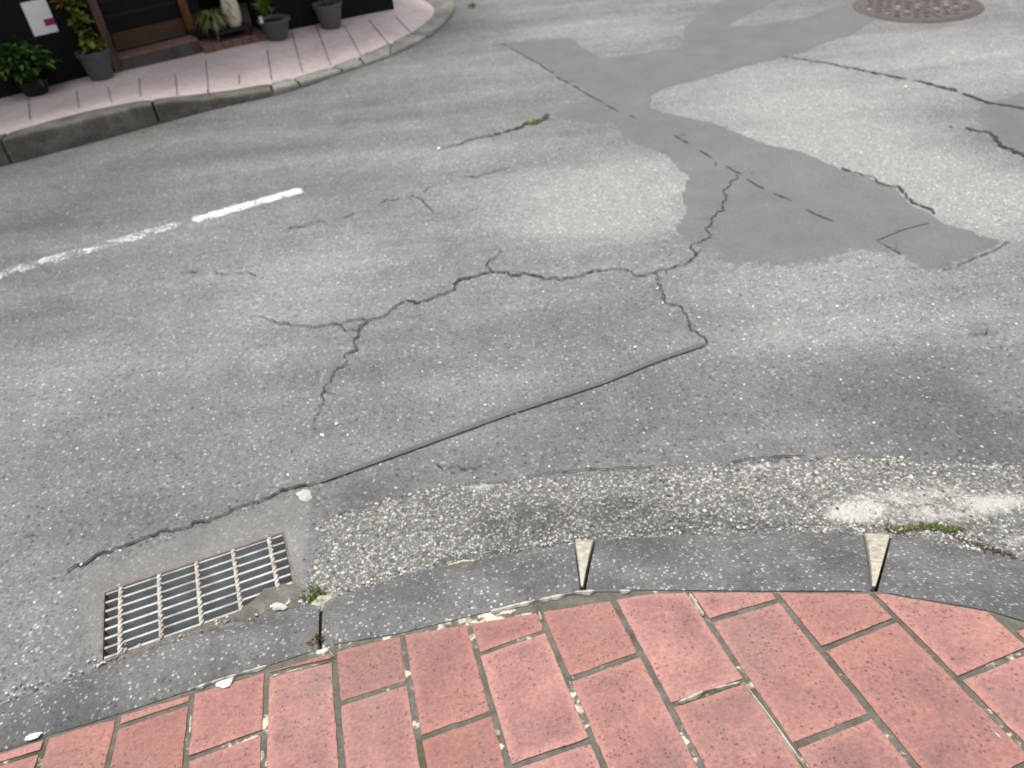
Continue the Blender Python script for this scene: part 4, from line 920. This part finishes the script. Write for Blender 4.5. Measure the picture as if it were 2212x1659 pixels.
for sgn in (-1, 1): mb.lathe([(rr * .3, .315), (rr * .2, .35), (.003, .375)], 12, at=tuple(U3 * rr * .5 * sgn))
mb.build('body', M['ceramic'], fig, smooth=True)
mb = MB(); mb.lathe([(rr * .66, .19), (rr * .74, .197), (rr * .72, .205), (rr * .62, .209)], 30, sx=1, sy=.87); mb.build('collar', M['red'], fig, smooth=True)
mb = MB()
for u0, z0_, u1, z1_ in ((-.55, .16, -.1, .095), (-.7, .12, -.35, .06), (.1, .15, .3, .11), (-.35, .07, .0, .035)):
    pts = []
    for k in range(7):
        t = k / 6; uu = u0 + (u1 - u0) * t; zz = z0_ + (z1_ - z0_) * t + .008 * math.sin(t * 3.1); pts.append(U3 * rr * uu * .93 + N3 * (rr * .86 * math.sqrt(max(.05, 1 - uu * uu))) * np.interp(zz, [0, .04, .08, .125, .165], [.7, .93, 1, .97, .86]) + np.array([0, 0, zz]))
    mb.tube(pts, [.001, .003, .004, .0035, .003, .002, .001], 6)
mb.build('brush_strokes', M['brush'], fig)
r2 = 24 * depth(PP) / F / 2
e = tag(empty('potted_plant', tuple(PP)), 'small yellow green spidery plant in a pale blue pot left of the cream figurine', 'potted plant', 'planters along the shop wall')
mb = MB(); Hs = .058; mb.lathe([(r2 * .7, 0), (r2 * .82, .006), (r2, Hs * .8), (r2 * 1.08, Hs * .95), (r2 * 1.04, Hs), (r2 * .9, Hs * .93)], 24); mb.build('pot', M['pale_pot'], e, smooth=True)
mb = MB()
for _ in range(90):
    a = random.random() * 6.28; mb.leaf((math.cos(a) * r2 * .4, math.sin(a) * r2 * .4, Hs * .9), (math.cos(a), math.sin(a), random.uniform(.5, 2.2)), random.uniform(.09, .17), random.uniform(.008, .015), 2.2, tuple(np.array(random.choice([(.17, .20, .05), (.24, .25, .08), (.11, .15, .03), (.3, .28, .14)])) * random.uniform(.7, 1.2)), 7)
mb.build('foliage', M['leaf'], e, color=True)

# ------------------------------------------------------------------ camera, light, sky
cam = bpy.data.cameras.new('camera'); co = bpy.data.objects.new('camera', cam); C.objects.link(co); S.camera = co
X_ = np.array([RT[0], FW[0], UP[0]]); Y_ = -np.array([RT[1], FW[1], UP[1]]); Z_ = -np.array([RT[2], FW[2], UP[2]])
co.matrix_world = Matrix(((X_[0], Y_[0], Z_[0], EYE[0]), (X_[1], Y_[1], Z_[1], EYE[1]), (X_[2], Y_[2], Z_[2], EYE[2]), (0, 0, 0, 1)))
cam.sensor_width = 36; cam.lens = 36 * F / 2212; cam.clip_start = .02; cam.clip_end = 500
cam.dof.use_dof = True; cam.dof.focus_distance = 1.15; cam.dof.aperture_fstop = 5.0
EL, AZ = math.radians(77), math.atan2(-WN[1], -WN[0]) + .25      # from beyond the shop, high and hazy
sd = Vector((math.cos(AZ) * math.cos(EL), math.sin(AZ) * math.cos(EL), math.sin(EL)))
sun = bpy.data.lights.new('sun', 'SUN'); sun.energy = 1.5; sun.angle = math.radians(14); sun.color = (1, .975, .945)
so = bpy.data.objects.new('sun', sun); C.objects.link(so); so.rotation_euler = sd.to_track_quat('Z', 'Y').to_euler(); so.location = (0, 0, 12)
w = bpy.data.worlds.new('World'); S.world = w; w.use_nodes = True; nt = w.node_tree
sky = nt.nodes.new('ShaderNodeTexSky'); sky.sky_type = 'NISHITA'; sky.sun_disc = False; sky.sun_elevation = EL; sky.sun_rotation = math.pi / 2 - AZ; sky.dust_density = 6; sky.air_density = 1.0; sky.ozone_density = .5
hs_ = nt.nodes.new('ShaderNodeHueSaturation'); hs_.inputs['Saturation'].default_value = .22; nt.links.new(sky.outputs[0], hs_.inputs['Color']); nt.links.new(hs_.outputs[0], nt.nodes['Background'].inputs[0]); nt.nodes['Background'].inputs[1].default_value = .085
S.view_settings.view_transform = 'Standard'; S.view_settings.look = 'None'; S.view_settings.exposure = 1.3; S.view_settings.gamma = 1
S.cycles.max_bounces = 6
